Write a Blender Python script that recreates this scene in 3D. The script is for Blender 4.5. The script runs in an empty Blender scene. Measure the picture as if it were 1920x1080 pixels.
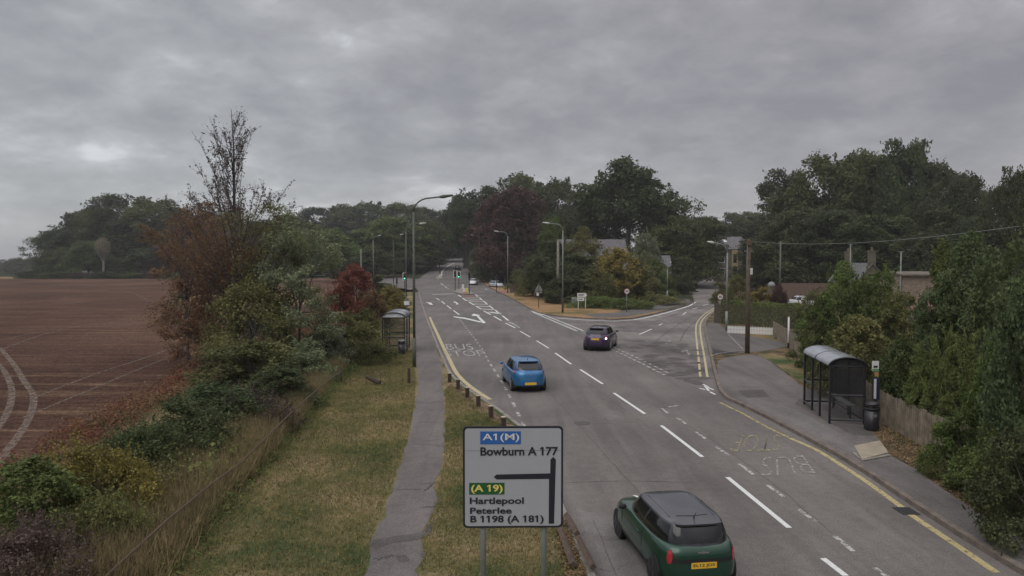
import bpy, bmesh, math, random
import numpy as np
from mathutils import Vector, Matrix

# ------------------------------------------------------------------ camera
F = 1330.0            # focal length in pixels of the 1920-wide photograph
CH = 6.0              # camera height
TH = math.atan(55 / F)
scene = bpy.context.scene
COL = scene.collection
cam_d = bpy.data.cameras.new("camera")
cam_d.sensor_width = 36
cam_d.lens = 36 * F / 1920
cam_d.clip_end = 6000
cam = bpy.data.objects.new("camera", cam_d)
cam.location = (0, 0, CH)
cam.rotation_euler = (math.pi / 2 - TH, 0, 0)
COL.objects.link(cam)
scene.camera = cam

# ------------------------------------------------------------------ world
SUN_EL, SUN_AZ = 48.0, 215.0
W = bpy.data.worlds.new("World")
scene.world = W
W.use_nodes = True
nt = W.node_tree
nt.nodes.clear()
def wn(t, **k):
    n = nt.nodes.new(t)
    for a, b in k.items():
        setattr(n, a, b)
    return n
wl = nt.links.new
out = wn('ShaderNodeOutputWorld')
bg = wn('ShaderNodeBackground'); bg.inputs[1].default_value = 0.15
wl(bg.outputs[0], out.inputs[0])
sky = wn('ShaderNodeTexSky', sky_type='NISHITA', sun_disc=False)
sky.sun_elevation = math.radians(SUN_EL)
sky.sun_rotation = math.radians(SUN_AZ)
tc = wn('ShaderNodeTexCoord')
sep = wn('ShaderNodeSeparateXYZ'); wl(tc.outputs['Generated'], sep.inputs[0])
def wmath(op, a, b=None, clamp=False):
    n = wn('ShaderNodeMath', operation=op); n.use_clamp = clamp
    for i, v in enumerate((a, b)):
        if v is None: continue
        if isinstance(v, (int, float)): n.inputs[i].default_value = v
        else: wl(v, n.inputs[i])
    return n.outputs[0]
zz = wmath('ADD', wmath('MAXIMUM', sep.outputs[2], 0.0), 0.30)
cx_ = wmath('DIVIDE', sep.outputs[0], zz)
cy_ = wmath('DIVIDE', sep.outputs[1], zz)
comb = wn('ShaderNodeCombineXYZ'); wl(cx_, comb.inputs[0]); wl(cy_, comb.inputs[1])
def wnoise(scale, detail, rough, dist, loc):
    mp = wn('ShaderNodeMapping'); wl(comb.outputs[0], mp.inputs[0])
    mp.inputs['Location'].default_value = loc
    n = wn('ShaderNodeTexNoise'); wl(mp.outputs[0], n.inputs['Vector'])
    n.inputs['Scale'].default_value = scale; n.inputs['Detail'].default_value = detail
    n.inputs['Roughness'].default_value = rough; n.inputs['Distortion'].default_value = dist
    return n.outputs['Fac']
big = wnoise(1.25, 6, 0.52, 0.12, (3.1, 7.4, 0))
fine = wnoise(3.8, 8, 0.58, 0.15, (11.0, 2.0, 4.0))
puff = wnoise(9.0, 8, 0.6, 0.3, (5.0, 1.0, 2.0))
mixn = wmath('ADD', wmath('ADD', wmath('MULTIPLY', big, 0.46), wmath('MULTIPLY', fine, 0.38)), wmath('MULTIPLY', puff, 0.16))
cr = wn('ShaderNodeValToRGB'); wl(mixn, cr.inputs[0])
el = cr.color_ramp.elements
el[0].position = 0.40; el[0].color = (1.50, 1.49, 1.58, 1)
el[1].position = 0.62; el[1].color = (3.6, 3.6, 3.75, 1)
for p, c in ((0.45, (1.72, 1.70, 1.79, 1)), (0.50, (1.98, 1.96, 2.05, 1)), (0.54, (2.25, 2.23, 2.33, 1)), (0.58, (2.75, 2.75, 2.88, 1))):
    e = el.new(p); e.color = c
# an overcast sky is brighter overhead than near the horizon
elev = wn('ShaderNodeMapRange'); wl(sep.outputs[2], elev.inputs[0])
elev.inputs[1].default_value = 0.36; elev.inputs[2].default_value = 0.75
elev.inputs[3].default_value = 1.12; elev.inputs[4].default_value = 3.4
elev.interpolation_type = 'SMOOTHSTEP'
vm = wn('ShaderNodeVectorMath', operation='SCALE')
wl(cr.outputs[0], vm.inputs[0]); wl(elev.outputs[0], vm.inputs['Scale'])
low = wn('ShaderNodeMapRange'); wl(sep.outputs[2], low.inputs[0])
low.inputs[1].default_value = 0.0; low.inputs[2].default_value = 0.16
low.inputs[3].default_value = 0.42; low.inputs[4].default_value = 0.0
haze = wn('ShaderNodeMix', data_type='RGBA')
wl(low.outputs[0], haze.inputs[0]); wl(vm.outputs[0], haze.inputs[6]); haze.inputs[7].default_value = (2.7, 2.7, 2.85, 1)
cover = wn('ShaderNodeMix', data_type='RGBA'); cover.inputs[0].default_value = 0.93
# thinner, slightly bluer cloud to the left, heavier and warmer cloud to the right
side_ = wn('ShaderNodeMapRange'); wl(sep.outputs[0], side_.inputs[0]); side_.interpolation_type = 'SMOOTHSTEP'
side_.inputs[1].default_value = -0.65; side_.inputs[2].default_value = 0.6
tint = wn('ShaderNodeMix', data_type='RGBA'); wl(side_.outputs[0], tint.inputs[0])
tint.inputs[6].default_value = (1.08, 1.11, 1.09, 1); tint.inputs[7].default_value = (0.90, 0.86, 0.85, 1)
tm_ = wn('ShaderNodeMix', data_type='RGBA', blend_type='MULTIPLY'); tm_.inputs[0].default_value = 1
wl(haze.outputs[2], tm_.inputs[6]); wl(tint.outputs[2], tm_.inputs[7])
wl(sky.outputs[0], cover.inputs[6]); wl(tm_.outputs[2], cover.inputs[7])
wl(cover.outputs[2], bg.inputs[0])

sun_d = bpy.data.lights.new("sun", 'SUN'); sun_d.energy = 0.8; sun_d.angle = math.radians(50)
sun_d.color = (1.0, 0.96, 0.9)
sun = bpy.data.objects.new("sun", sun_d); COL.objects.link(sun)
az = math.radians(SUN_AZ); e_ = math.radians(SUN_EL)
sdir = Vector((math.sin(az) * math.cos(e_), math.cos(az) * math.cos(e_), math.sin(e_)))
sun.rotation_euler = (-sdir).to_track_quat('-Z', 'Y').to_euler()
vs = scene.view_settings
vs.view_transform = 'Standard'; vs.look = 'None'; vs.exposure = 0.15; vs.gamma = 1; vs.use_curve_mapping = False
scene.cycles.max_bounces = 5; scene.cycles.diffuse_bounces = 2; scene.cycles.glossy_bounces = 2
scene.cycles.transmission_bounces = 3; scene.cycles.transparent_max_bounces = 6
scene.cycles.use_denoising = True

# ------------------------------------------------------------------ terrain height and pixel helpers
def sm(a, b, t):
    t = min(1, max(0, (t - a) / (b - a))); return t * t * (3 - 2 * t)
def h(x, y):
    r = min(max(0.0, y - 140.0), 420.0)
    z = 0.037 * r * r / (r + 20.0)
    w = max(sm(-72, -38, x), sm(225, 300, y) * sm(-175, -115, x))
    return z * w - 17 * sm(230, 420, y) * (1 - sm(-270, -170, x))
def ray(px, py):
    dx = (px - 960) / F; dy = -(py - 540) / F
    return Vector((dx, math.cos(TH) + dy * math.sin(TH), -math.sin(TH) + dy * math.cos(TH)))
def At(px, py, D):
    d = ray(px, py); return Vector((0, 0, CH)) + d * (D / d.y)
def U(px, py, off=0.0):
    """ground point seen at that pixel"""
    d = ray(px, py)
    d = d / d.y
    if d.z < 0:
        s = (CH - off) / -d.z
        if s < 135: return Vector((d.x * s, s, off))
    f = lambda s: CH + d.z * s - h(d.x * s, s) - off
    s = 100.0
    while s < 900 and f(s) > 0: s += 3
    a, b = s - 3, s
    for _ in range(20):
        m = (a + b) / 2
        if f(m) > 0: a = m
        else: b = m
    return Vector((d.x * b, b, h(d.x * b, b) + off))
def ZT(py, D):
    return At(960, py, D).z

# ------------------------------------------------------------------ objects
def props(o, label=None, cat=None, group=None, kind=None):
    if label: o['label'] = label
    if cat: o['category'] = cat
    if group: o['group'] = group
    if kind: o['kind'] = kind
    return o
def thing(name, label, cat, loc=(0, 0, 0), rz=0.0, group=None):
    o = bpy.data.objects.new(name, None); o.empty_display_size = 0.3
    o.location = loc; o.rotation_euler = (0, 0, rz); COL.objects.link(o)
    return props(o, label, cat, group)
def link(name, me, mat, parent=None, smooth=False):
    o = bpy.data.objects.new(name, me)
    if mat is not None:
        for m in (mat if isinstance(mat, (list, tuple)) else [mat]): me.materials.append(m)
    if smooth:
        me.polygons.foreach_set('use_smooth', [True] * len(me.polygons))
    COL.objects.link(o)
    if parent is not None: o.parent = parent
    return o
def copy_tree(o, parent=None):
    c = o.copy(); COL.objects.link(c); c.parent = parent
    for ch in list(o.children): copy_tree(ch, c)
    return c

class MB:
    def __init__(s): s.v = []; s.f = []
    def add(s, vs, fs):
        n = len(s.v); s.v += [tuple(v) for v in vs]; s.f += [tuple(i + n for i in f) for f in fs]; return s
    def box(s, c, size, rz=0.0, rx=0.0, ry=0.0):
        M = Matrix.Translation(Vector(c)) @ Matrix.Rotation(rz, 4, 'Z') @ Matrix.Rotation(ry, 4, 'Y') @ Matrix.Rotation(rx, 4, 'X')
        a, b, d = size[0] / 2, size[1] / 2, size[2] / 2
        vs = [M @ Vector((x * a, y * b, z * d)) for x in (-1, 1) for y in (-1, 1) for z in (-1, 1)]
        return s.add(vs, [(0, 1, 3, 2), (4, 6, 7, 5), (0, 4, 5, 1), (2, 3, 7, 6), (0, 2, 6, 4), (1, 5, 7, 3)])
    def tube(s, path, r, n=8, caps=True):
        path = [Vector(p) for p in path]
        rr = r if isinstance(r, (list, tuple)) else [r] * len(path)
        vs = []; fs = []
        for i, p in enumerate(path):
            t = (path[min(i + 1, len(path) - 1)] - path[max(i - 1, 0)]).normalized()
            a = Vector((0, 0, 1)) if abs(t.z) < 0.9 else Vector((0, 1, 0))
            u = t.cross(a).normalized(); w = t.cross(u).normalized()
            for k in range(n):
                an = 2 * math.pi * k / n
                vs.append(p + u * math.cos(an) * rr[i] + w * math.sin(an) * rr[i])
        for i in range(len(path) - 1):
            for k in range(n):
                k2 = (k + 1) % n
                fs.append((i * n + k, i * n + k2, (i + 1) * n + k2, (i + 1) * n + k))
        if caps:
            fs.append(tuple(range(n))[::-1]); fs.append(tuple((len(path) - 1) * n + k for k in range(n)))
        return s.add(vs, fs)
    def lathe(s, prof, n=16, c=(0, 0, 0)):
        vs = []; fs = []
        for r, z in prof:
            for k in range(n):
                a = 2 * math.pi * k / n
                vs.append((c[0] + r * math.cos(a), c[1] + r * math.sin(a), c[2] + z))
        for i in range(len(prof) - 1):
            for k in range(n):
                k2 = (k + 1) % n
                fs.append((i * n + k, i * n + k2, (i + 1) * n + k2, (i + 1) * n + k))
        fs.append(tuple(range(n))[::-1]); fs.append(tuple((len(prof) - 1) * n + k for k in range(n)))
        return s.add(vs, fs)
    def prism(s, pts, axis, a, b):
        """2-D outline extruded along axis ('x','y','z') from a to b"""
        def mk(p, t):
            return {'x': (t, p[0], p[1]), 'y': (p[0], t, p[1]), 'z': (p[0], p[1], t)}[axis]
        n = len(pts)
        vs = [mk(p, a) for p in pts] + [mk(p, b) for p in pts]
        fs = [tuple(range(n))[::-1], tuple(range(n, 2 * n))] + [(i, (i + 1) % n, n + (i + 1) % n, n + i) for i in range(n)]
        return s.add(vs, fs)
    def grid(s, fn, nu, nv):
        vs = [fn(i / nu, j / nv) for j in range(nv + 1) for i in range(nu + 1)]
        fs = [(j * (nu + 1) + i, j * (nu + 1) + i + 1, (j + 1) * (nu + 1) + i + 1, (j + 1) * (nu + 1) + i) for j in range(nv) for i in range(nu)]
        return s.add(vs, fs)
    def build(s, name, mat, parent=None, smooth=False, bevel=0.0):
        me = bpy.data.meshes.new(name); me.from_pydata(s.v, [], s.f)
        bm = bmesh.new(); bm.from_mesh(me); bmesh.ops.recalc_face_normals(bm, faces=bm.faces); bm.to_mesh(me); bm.free()
        o = link(name, me, mat, parent, smooth)
        if bevel:
            m = o.modifiers.new('b', 'BEVEL'); m.width = bevel; m.segments = 2
        return o

# ------------------------------------------------------------------ materials
def newmat(name):
    m = bpy.data.materials.new(name); m.use_nodes = True
    t = m.node_tree; t.nodes.clear()
    o = t.nodes.new('ShaderNodeOutputMaterial')
    b = t.nodes.new('ShaderNodeBsdfPrincipled'); t.links.new(b.outputs[0], o.inputs[0])
    return m, t, b, o
def rgb(c): return (c[0], c[1], c[2], 1)
def nd(t, ty, **k):
    n = t.nodes.new(ty)
    for a, b in k.items(): setattr(n, a, b)
    return n
def noise(t, scale, detail=5, rough=0.6, dist=0.0, coord='pos', stretch=None, rot=None):
    if coord == 'pos':
        g = nd(t, 'ShaderNodeNewGeometry'); src = g.outputs['Position']
    else:
        g = nd(t, 'ShaderNodeTexCoord'); src = g.outputs['Object']
    if stretch or rot:
        mp = nd(t, 'ShaderNodeMapping'); t.links.new(src, mp.inputs[0])
        if stretch: mp.inputs['Scale'].default_value = stretch
        if rot: mp.inputs['Rotation'].default_value = rot
        src = mp.outputs[0]
    n = nd(t, 'ShaderNodeTexNoise'); t.links.new(src, n.inputs['Vector'])
    n.inputs['Scale'].default_value = scale; n.inputs['Detail'].default_value = detail
    n.inputs['Roughness'].default_value = rough; n.inputs['Distortion'].default_value = dist
    return n.outputs['Fac']
def ramp(t, fac, stops, interp='LINEAR'):
    r = nd(t, 'ShaderNodeValToRGB'); r.color_ramp.interpolation = interp
    t.links.new(fac, r.inputs[0])
    e = r.color_ramp.elements
    e[0].position = stops[0][0]; e[0].color = rgb(stops[0][1])
    e[1].position = stops[-1][0]; e[1].color = rgb(stops[-1][1])
    for p, c in stops[1:-1]:
        k = e.new(p); k.color = rgb(c)
    return r.outputs[0]
def mix(t, fac, a, b, mode='MIX'):
    m = nd(t, 'ShaderNodeMix', data_type='RGBA', blend_type=mode)
    for i, v in ((0, fac), (6, a), (7, b)):
        if isinstance(v, (int, float)): m.inputs[i].default_value = v
        elif isinstance(v, tuple): m.inputs[i].default_value = rgb(v)
        else: t.links.new(v, m.inputs[i])
    return m.outputs[2]
def bump(t, b, fac, strength, dist=0.02):
    n = nd(t, 'ShaderNodeBump'); n.inputs['Strength'].default_value = strength; n.inputs['Distance'].default_value = dist
    t.links.new(fac, n.inputs['Height']); t.links.new(n.outputs[0], b.inputs['Normal'])
g3 = lambda v: (v, v, v)
def plain(name, c, rough=0.6, metal=0.0, spec=0.5, var=0.25, scale=6, coat=0.0, bmp=0.0):
    m, t, b, o = newmat(name)
    f = noise(t, scale, 6, 0.6, coord='obj')
    lo = tuple(max(0, x * (1 - var)) for x in c); hi = tuple(min(1, x * (1 + var)) for x in c)
    t.links.new(ramp(t, f, [(0.3, lo), (0.7, hi)]), b.inputs['Base Color'])
    b.inputs['Roughness'].default_value = rough; b.inputs['Metallic'].default_value = metal
    b.inputs['Specular IOR Level'].default_value = spec
    b.inputs['Coat Weight'].default_value = coat; b.inputs['Coat Roughness'].default_value = 0.05
    if bmp: bump(t, b, noise(t, scale * 6, 4, coord='obj'), bmp)
    return m
def asphalt(name, base, tint=(1.09, 0.98, 0.91), patch=0.25, cracks=True):
    m, t, b, o = newmat(name)
    v = lambda k: tuple(base * k * c for c in tint)
    f1 = noise(t, 0.16, 5, 0.6)
    f2 = noise(t, 30, 3, 0.7)
    f4 = noise(t, 4.2, 5, 0.75)
    c = ramp(t, f1, [(0.3, v(1 - patch)), (0.5, v(1)), (0.72, v(1 + patch))])
    c = mix(t, 0.8, c, ramp(t, f2, [(0.3, g3(0.55)), (0.5, g3(1.0)), (0.7, g3(1.5))]), 'MULTIPLY')
    c = mix(t, 0.6, c, ramp(t, f4, [(0.3, g3(0.75)), (0.7, g3(1.25))]), 'MULTIPLY')
    f3 = noise(t, 0.9, 4, 0.6, 0.6, stretch=(1.4, 0.12, 1), rot=(0, 0, -0.07))
    c = mix(t, 0.7, c, ramp(t, f3, [(0.36, g3(0.78)), (0.6, g3(1.1))]), 'MULTIPLY')
    if cracks:
        g = nd(t, 'ShaderNodeNewGeometry')
        vo = nd(t, 'ShaderNodeTexVoronoi', feature='DISTANCE_TO_EDGE'); vo.inputs['Scale'].default_value = 0.33
        nz = nd(t, 'ShaderNodeTexNoise'); nz.inputs['Scale'].default_value = 1.2; nz.inputs['Detail'].default_value = 5
        t.links.new(g.outputs['Position'], nz.inputs['Vector'])
        ad = nd(t, 'ShaderNodeVectorMath', operation='ADD'); t.links.new(g.outputs['Position'], ad.inputs[0])
        sc = nd(t, 'ShaderNodeVectorMath', operation='SCALE'); t.links.new(nz.outputs['Color'], sc.inputs[0]); sc.inputs['Scale'].default_value = 1.6
        t.links.new(sc.outputs[0], ad.inputs[1]); t.links.new(ad.outputs[0], vo.inputs['Vector'])
        ck = ramp(t, vo.outputs['Distance'], [(0.0, g3(0.62)), (0.012, g3(1.0))])
        gate = ramp(t, noise(t, 0.11, 3), [(0.5, g3(0)), (0.6, g3(1))])
        c = mix(t, gate, c, mix(t, 1.0, c, ck, 'MULTIPLY'))
    t.links.new(c, b.inputs['Base Color'])
    b.inputs['Roughness'].default_value = 0.85; b.inputs['Specular IOR Level'].default_value = 0.3
    bump(t, b, f2, 0.25, 0.01)
    return m
def paint(name, c, wear=0.5, edge=0.1):
    m, t, b, o = newmat(name)
    f = noise(t, 5.5, 6, 0.8)
    a = ramp(t, f, [(wear - edge, g3(0)), (wear, g3(1))])
    f2 = noise(t, 26, 3, 0.7)
    t.links.new(ramp(t, f2, [(0.3, tuple(x * 0.72 for x in c)), (0.65, c)]), b.inputs['Base Color'])
    b.inputs['Roughness'].default_value = 0.7
    tr = nd(t, 'ShaderNodeBsdfTransparent'); mx = nd(t, 'ShaderNodeMixShader')
    t.links.new(a, mx.inputs[0]); t.links.new(tr.outputs[0], mx.inputs[1]); t.links.new(b.outputs[0], mx.inputs[2])
    t.links.new(mx.outputs[0], o.inputs[0])
    return m
def grassy(name, dry, mid, green, s=0.5):
    m, t, b, o = newmat(name)
    f1 = noise(t, s, 7, 0.62)
    f2 = noise(t, 9, 5, 0.75)
    f3 = noise(t, 42, 3, 0.7)
    c = ramp(t, f1, [(0.38, green), (0.48, mid), (0.58, dry)])
    c = mix(t, 0.85, c, ramp(t, f2, [(0.3, g3(0.5)), (0.5, g3(0.95)), (0.7, g3(1.45))]), 'MULTIPLY')
    c = mix(t, 0.8, c, ramp(t, f3, [(0.3, g3(0.55)), (0.7, g3(1.4))]), 'MULTIPLY')
    t.links.new(c, b.inputs['Base Color']); b.inputs['Roughness'].default_value = 0.95; b.inputs['Specular IOR Level'].default_value = 0.1
    bump(t, b, f2, 0.9, 0.08)
    return m
def leafmat(name, dark, mid, light, s=1.0, trans=0.32):
    dark, mid, light = [tuple(x * 1.5 for x in c_) for c_ in (dark, mid, light)]
    m, t, b, o = newmat(name)
    f1 = noise(t, 0.35 * s, 3, 0.6)
    f2 = noise(t, 5 * s, 3, 0.8)
    ob = nd(t, 'ShaderNodeObjectInfo')
    c = ramp(t, f2, [(0.32, dark), (0.5, mid), (0.70, light)])
    c = mix(t, 0.7, c, ramp(t, f1, [(0.34, g3(0.62)), (0.66, g3(1.3))]), 'MULTIPLY')
    c = mix(t, 0.8, c, ramp(t, ob.outputs['Random'], [(0.0, (0.78, 0.8, 0.8)), (0.5, (1.1, 1.0, 0.9)), (1.0, (1.02, 1.10, 0.86))]), 'MULTIPLY')
    t.links.new(c, b.inputs['Base Color']); b.inputs['Roughness'].default_value = 0.65; b.inputs['Specular IOR Level'].default_value = 0.2
    tr = nd(t, 'ShaderNodeBsdfTranslucent'); t.links.new(c, tr.inputs[0])
    mx = nd(t, 'ShaderNodeMixShader'); mx.inputs[0].default_value = trans
    t.links.new(b.outputs[0], mx.inputs[1]); t.links.new(tr.outputs[0], mx.inputs[2]); t.links.new(mx.outputs[0], o.inputs[0])
    return m
def fieldmat(name):
    m, t, b, o = newmat(name)
    f1 = noise(t, 0.05, 6, 0.6, 0.4)
    f2 = noise(t, 0.5, 6, 0.75, 0.8, stretch=(0.10, 1.5, 1), rot=(0, 0, 0.16))
    f4 = noise(t, 1.6, 3, 0.6, 0.3, stretch=(0.08, 1.5, 1), rot=(0, 0, 0.12))
    f3 = noise(t, 7, 5, 0.8)
    c = ramp(t, f1, [(0.34, (0.062, 0.034, 0.026)), (0.5, (0.088, 0.049, 0.036)), (0.66, (0.130, 0.078, 0.054))])
    c = mix(t, ramp(t, f2, [(0.52, g3(0)), (0.72, g3(0.6))]), c, (0.25, 0.17, 0.10))
    c = mix(t, 0.7, c, ramp(t, f4, [(0.35, g3(0.7)), (0.65, g3(1.25))]), 'MULTIPLY')
    f5 = noise(t, 2.2, 6, 0.8)
    c = mix(t, 1.0, c, ramp(t, f3, [(0.3, g3(0.4)), (0.5, g3(0.95)), (0.7, g3(1.7))]), 'MULTIPLY')
    c = mix(t, 0.8, c, ramp(t, f5, [(0.35, g3(0.65)), (0.65, g3(1.4))]), 'MULTIPLY')
    t.links.new(c, b.inputs['Base Color']); b.inputs['Roughness'].default_value = 1.0; b.inputs['Specular IOR Level'].default_value = 0.05
    bump(t, b, f3, 0.8, 0.08)
    return m
def masonry(name, c1, c2, mortar, scale=3.0, bw=0.5, rh=0.25):
    m, t, b, o = newmat(name)
    tcn = nd(t, 'ShaderNodeTexCoord'); mp = nd(t, 'ShaderNodeMapping'); t.links.new(tcn.outputs['Object'], mp.inputs[0])
    mp.inputs['Rotation'].default_value = (math.pi / 2, 0, 0)
    br = nd(t, 'ShaderNodeTexBrick'); t.links.new(mp.outputs[0], br.inputs['Vector'])
    br.inputs['Scale'].default_value = scale
    br.inputs['Color1'].default_value = rgb(c1); br.inputs['Color2'].default_value = rgb(c2); br.inputs['Mortar'].default_value = rgb(mortar)
    br.inputs['Brick Width'].default_value = bw; br.inputs['Row Height'].default_value = rh
    br.inputs['Mortar Size'].default_value = 0.02
    c = mix(t, 0.6, br.outputs[0], ramp(t, noise(t, 2.5, 5, 0.7), [(0.3, g3(0.6)), (0.7, g3(1.3))]), 'MULTIPLY')
    t.links.new(c, b.inputs['Base Color']); b.inputs['Roughness'].default_value = 0.9
    return m
def glassy(name, c, alpha=0.35, rough=0.05):
    m, t, b, o = newmat(name)
    b.inputs['Base Color'].default_value = rgb(c); b.inputs['Roughness'].default_value = rough
    tr = nd(t, 'ShaderNodeBsdfTransparent'); mx = nd(t, 'ShaderNodeMixShader'); mx.inputs[0].default_value = alpha
    t.links.new(tr.outputs[0], mx.inputs[1]); t.links.new(b.outputs[0], mx.inputs[2]); t.links.new(mx.outputs[0], o.inputs[0])
    return m
def lampmat(name, c, s):
    m, t, b, o = newmat(name)
    b.inputs['Base Color'].default_value = rgb(c); b.inputs['Emission Color'].default_value = rgb(c); b.inputs['Emission Strength'].default_value = s
    return m

M = {}
M['asphalt'] = asphalt('asphalt', 0.128)
M['asphalt2'] = asphalt('asphalt_worn', 0.145, patch=0.55)
M['path'] = asphalt('path_tarmac', 0.125, tint=(1.10, 0.97, 0.92), patch=0.3)
M['path_old'] = asphalt('path_tarmac_old', 0.145, tint=(1.06, 0.98, 0.93), patch=0.3)
M['path_dark'] = asphalt('path_tarmac_dark', 0.085, cracks=False)
M['path_new'] = asphalt('path_tarmac_new', 0.10, tint=(1.08, 0.98, 0.92), cracks=False)
M['kerb'] = plain('kerb_concrete', (0.22, 0.20, 0.175), 0.9, var=0.4, scale=3)
M['kerb_brown'] = plain('kerb_brown', (0.15, 0.12, 0.10), 0.9, var=0.4, scale=3)
M['concrete'] = plain('concrete_slab', (0.30, 0.255, 0.19), 0.9, var=0.2, scale=3)
M['white_line'] = paint('white_line', (0.72, 0.72, 0.70), 0.40)
M['white_worn'] = paint('white_line_worn', (0.50, 0.49, 0.46), 0.53)
M['white_faint'] = paint('white_line_faint', (0.34, 0.32, 0.29), 0.54, 0.12)
M['yellow_line'] = paint('yellow_line', (0.47, 0.39, 0.19), 0.48, 0.14)
M['yellow_worn'] = paint('yellow_line_worn', (0.50, 0.42, 0.16), 0.52)
M['yellow_faint'] = paint('yellow_faint', (0.30, 0.27, 0.15), 0.54, 0.12)
M['dbl_yellow'] = paint('double_yellow', (0.52, 0.44, 0.25), 0.45, 0.14)
M['verge'] = grassy('verge_grass', (0.27, 0.205, 0.115), (0.155, 0.14, 0.066), (0.062, 0.090, 0.034), 0.33)
M['land'] = grassy('rough_land', (0.08, 0.07, 0.04), (0.045, 0.048, 0.026), (0.026, 0.036, 0.018), 0.1)
M['dry_verge'] = grassy('dry_grass_ground', (0.33, 0.205, 0.105), (0.26, 0.17, 0.085), (0.13, 0.125, 0.05), 0.16)
M['litter'] = grassy('leaf_litter', (0.19, 0.13, 0.075), (0.105, 0.08, 0.048), (0.055, 0.06, 0.028), 0.9)
M['field'] = fieldmat('field_soil')
M['track'] = paint('field_track', (0.145, 0.098, 0.068), 0.57, 0.25)
M['stubble'] = grassy('stubble', (0.34, 0.24, 0.13), (0.27, 0.19, 0.10), (0.18, 0.14, 0.07), 0.05)
M['debris'] = grassy('kerb_debris', (0.27, 0.19, 0.12), (0.17, 0.12, 0.08), (0.08, 0.07, 0.04), 2.0)
M['bark'] = plain('bark', (0.075, 0.06, 0.048), 0.95, var=0.5, scale=5, bmp=0.4)
M['bark_pale'] = plain('bark_pale', (0.20, 0.185, 0.15), 0.95, var=0.3, scale=5)
M['twig'] = plain('twig_grey', (0.075, 0.068, 0.07), 0.95, var=0.4, scale=5)
LM = {}
LM['dark'] = leafmat('leaf_dark', (0.024, 0.032, 0.016), (0.048, 0.06, 0.029), (0.092, 0.105, 0.048))
LM['oak'] = leafmat('leaf_oak', (0.03, 0.04, 0.017), (0.064, 0.078, 0.03), (0.12, 0.132, 0.05))
LM['mid'] = leafmat('leaf_mid', (0.038, 0.056, 0.02), (0.08, 0.108, 0.036), (0.145, 0.178, 0.06))
LM['olive'] = leafmat('leaf_olive', (0.048, 0.056, 0.024), (0.105, 0.11, 0.044), (0.2, 0.19, 0.085))
LM['yellow'] = leafmat('leaf_yellow', (0.06, 0.06, 0.02), (0.16, 0.14, 0.04), (0.32, 0.26, 0.08))
LM['lime'] = leafmat('leaf_lime', (0.036, 0.05, 0.018), (0.082, 0.105, 0.036), (0.155, 0.175, 0.066))
LM['copper'] = leafmat('leaf_copper', (0.032, 0.018, 0.02), (0.062, 0.034, 0.034), (0.11, 0.065, 0.052))
LM['red'] = leafmat('leaf_red', (0.06, 0.026, 0.022), (0.135, 0.05, 0.038), (0.22, 0.09, 0.06))
LM['rust'] = leafmat('leaf_rust', (0.055, 0.038, 0.026), (0.125, 0.078, 0.05), (0.22, 0.14, 0.08))
LM['willow'] = leafmat('leaf_willow', (0.055, 0.07, 0.046), (0.125, 0.145, 0.092), (0.25, 0.27, 0.18))
LM['feather'] = leafmat('leaf_feather', (0.03, 0.046, 0.021), (0.064, 0.09, 0.04), (0.12, 0.15, 0.07))
LM['purple'] = leafmat('leaf_purple', (0.034, 0.026, 0.024), (0.066, 0.05, 0.045), (0.125, 0.1, 0.085))
LM['drygrass'] = leafmat('dry_stems', (0.075, 0.066, 0.034), (0.165, 0.135, 0.072), (0.30, 0.245, 0.14), trans=0.15)
LM['grass'] = leafmat('grass_blades', (0.05, 0.06, 0.022), (0.12, 0.115, 0.048), (0.24, 0.19, 0.09), trans=0.15)
M['metal_grey'] = plain('galvanised', (0.22, 0.235, 0.22), 0.5, 0.3, var=0.15)
M['metal_green'] = plain('column_green', (0.085, 0.095, 0.075), 0.55, var=0.2)
M['black'] = plain('black_paint', (0.018, 0.017, 0.022), 0.35, var=0.2)
M['matblack'] = plain('mat_black', (0.012, 0.012, 0.013), 0.7)
M['white'] = plain('white_paint', (0.68, 0.68, 0.66), 0.5, var=0.1)
M['lampglass'] = plain('lamp_glass', (0.55, 0.55, 0.52), 0.3)
M['sign_grey'] = plain('sign_face', (0.36, 0.37, 0.39), 0.6, var=0.04, scale=2)
M['sign_black'] = plain('sign_black', (0.012, 0.012, 0.02), 0.7, var=0.05)
M['sign_blue'] = plain('sign_blue', (0.02, 0.11, 0.36), 0.6, var=0.05)
M['sign_green'] = plain('sign_green', (0.01, 0.09, 0.025), 0.6, var=0.05)
M['sign_yellow'] = plain('sign_yellow', (0.72, 0.60, 0.16), 0.6, var=0.05)
M['sign_red'] = plain('sign_red', (0.35, 0.03, 0.03), 0.5, var=0.1)
M['sign_white'] = plain('sign_white', (0.66, 0.66, 0.65), 0.5, var=0.04)
M['timber'] = plain('old_timber', (0.055, 0.038, 0.028), 0.9, var=0.4, scale=8, bmp=0.4)
M['timber_pale'] = plain('timber_cut_end', (0.42, 0.35, 0.27), 0.9, var=0.3, scale=12)
M['rail'] = plain('weathered_rail', (0.095, 0.065, 0.048), 0.9, var=0.3, scale=8)
M['fence'] = plain('fence_boards', (0.20, 0.165, 0.12), 0.9, var=0.45, scale=3, bmp=0.3)
M['pole'] = plain('telegraph_pole', (0.10, 0.072, 0.052), 0.9, var=0.35, scale=3)
M['tyre'] = plain('tyre', (0.018, 0.018, 0.018), 0.85)
M['rim'] = plain('alloy', (0.32, 0.32, 0.33), 0.3, 0.8)
M['rim_dark'] = plain('dark_alloy', (0.05, 0.05, 0.055), 0.35, 0.6)
M['glass'] = plain('car_glass', (0.010, 0.011, 0.012), 0.07, spec=0.6, var=0.1)
M['tail'] = plain('tail_lamp', (0.38, 0.022, 0.035), 0.2, coat=0.5)
M['plate'] = plain('plate_yellow', (0.75, 0.45, 0.04), 0.5, var=0.05)
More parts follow.
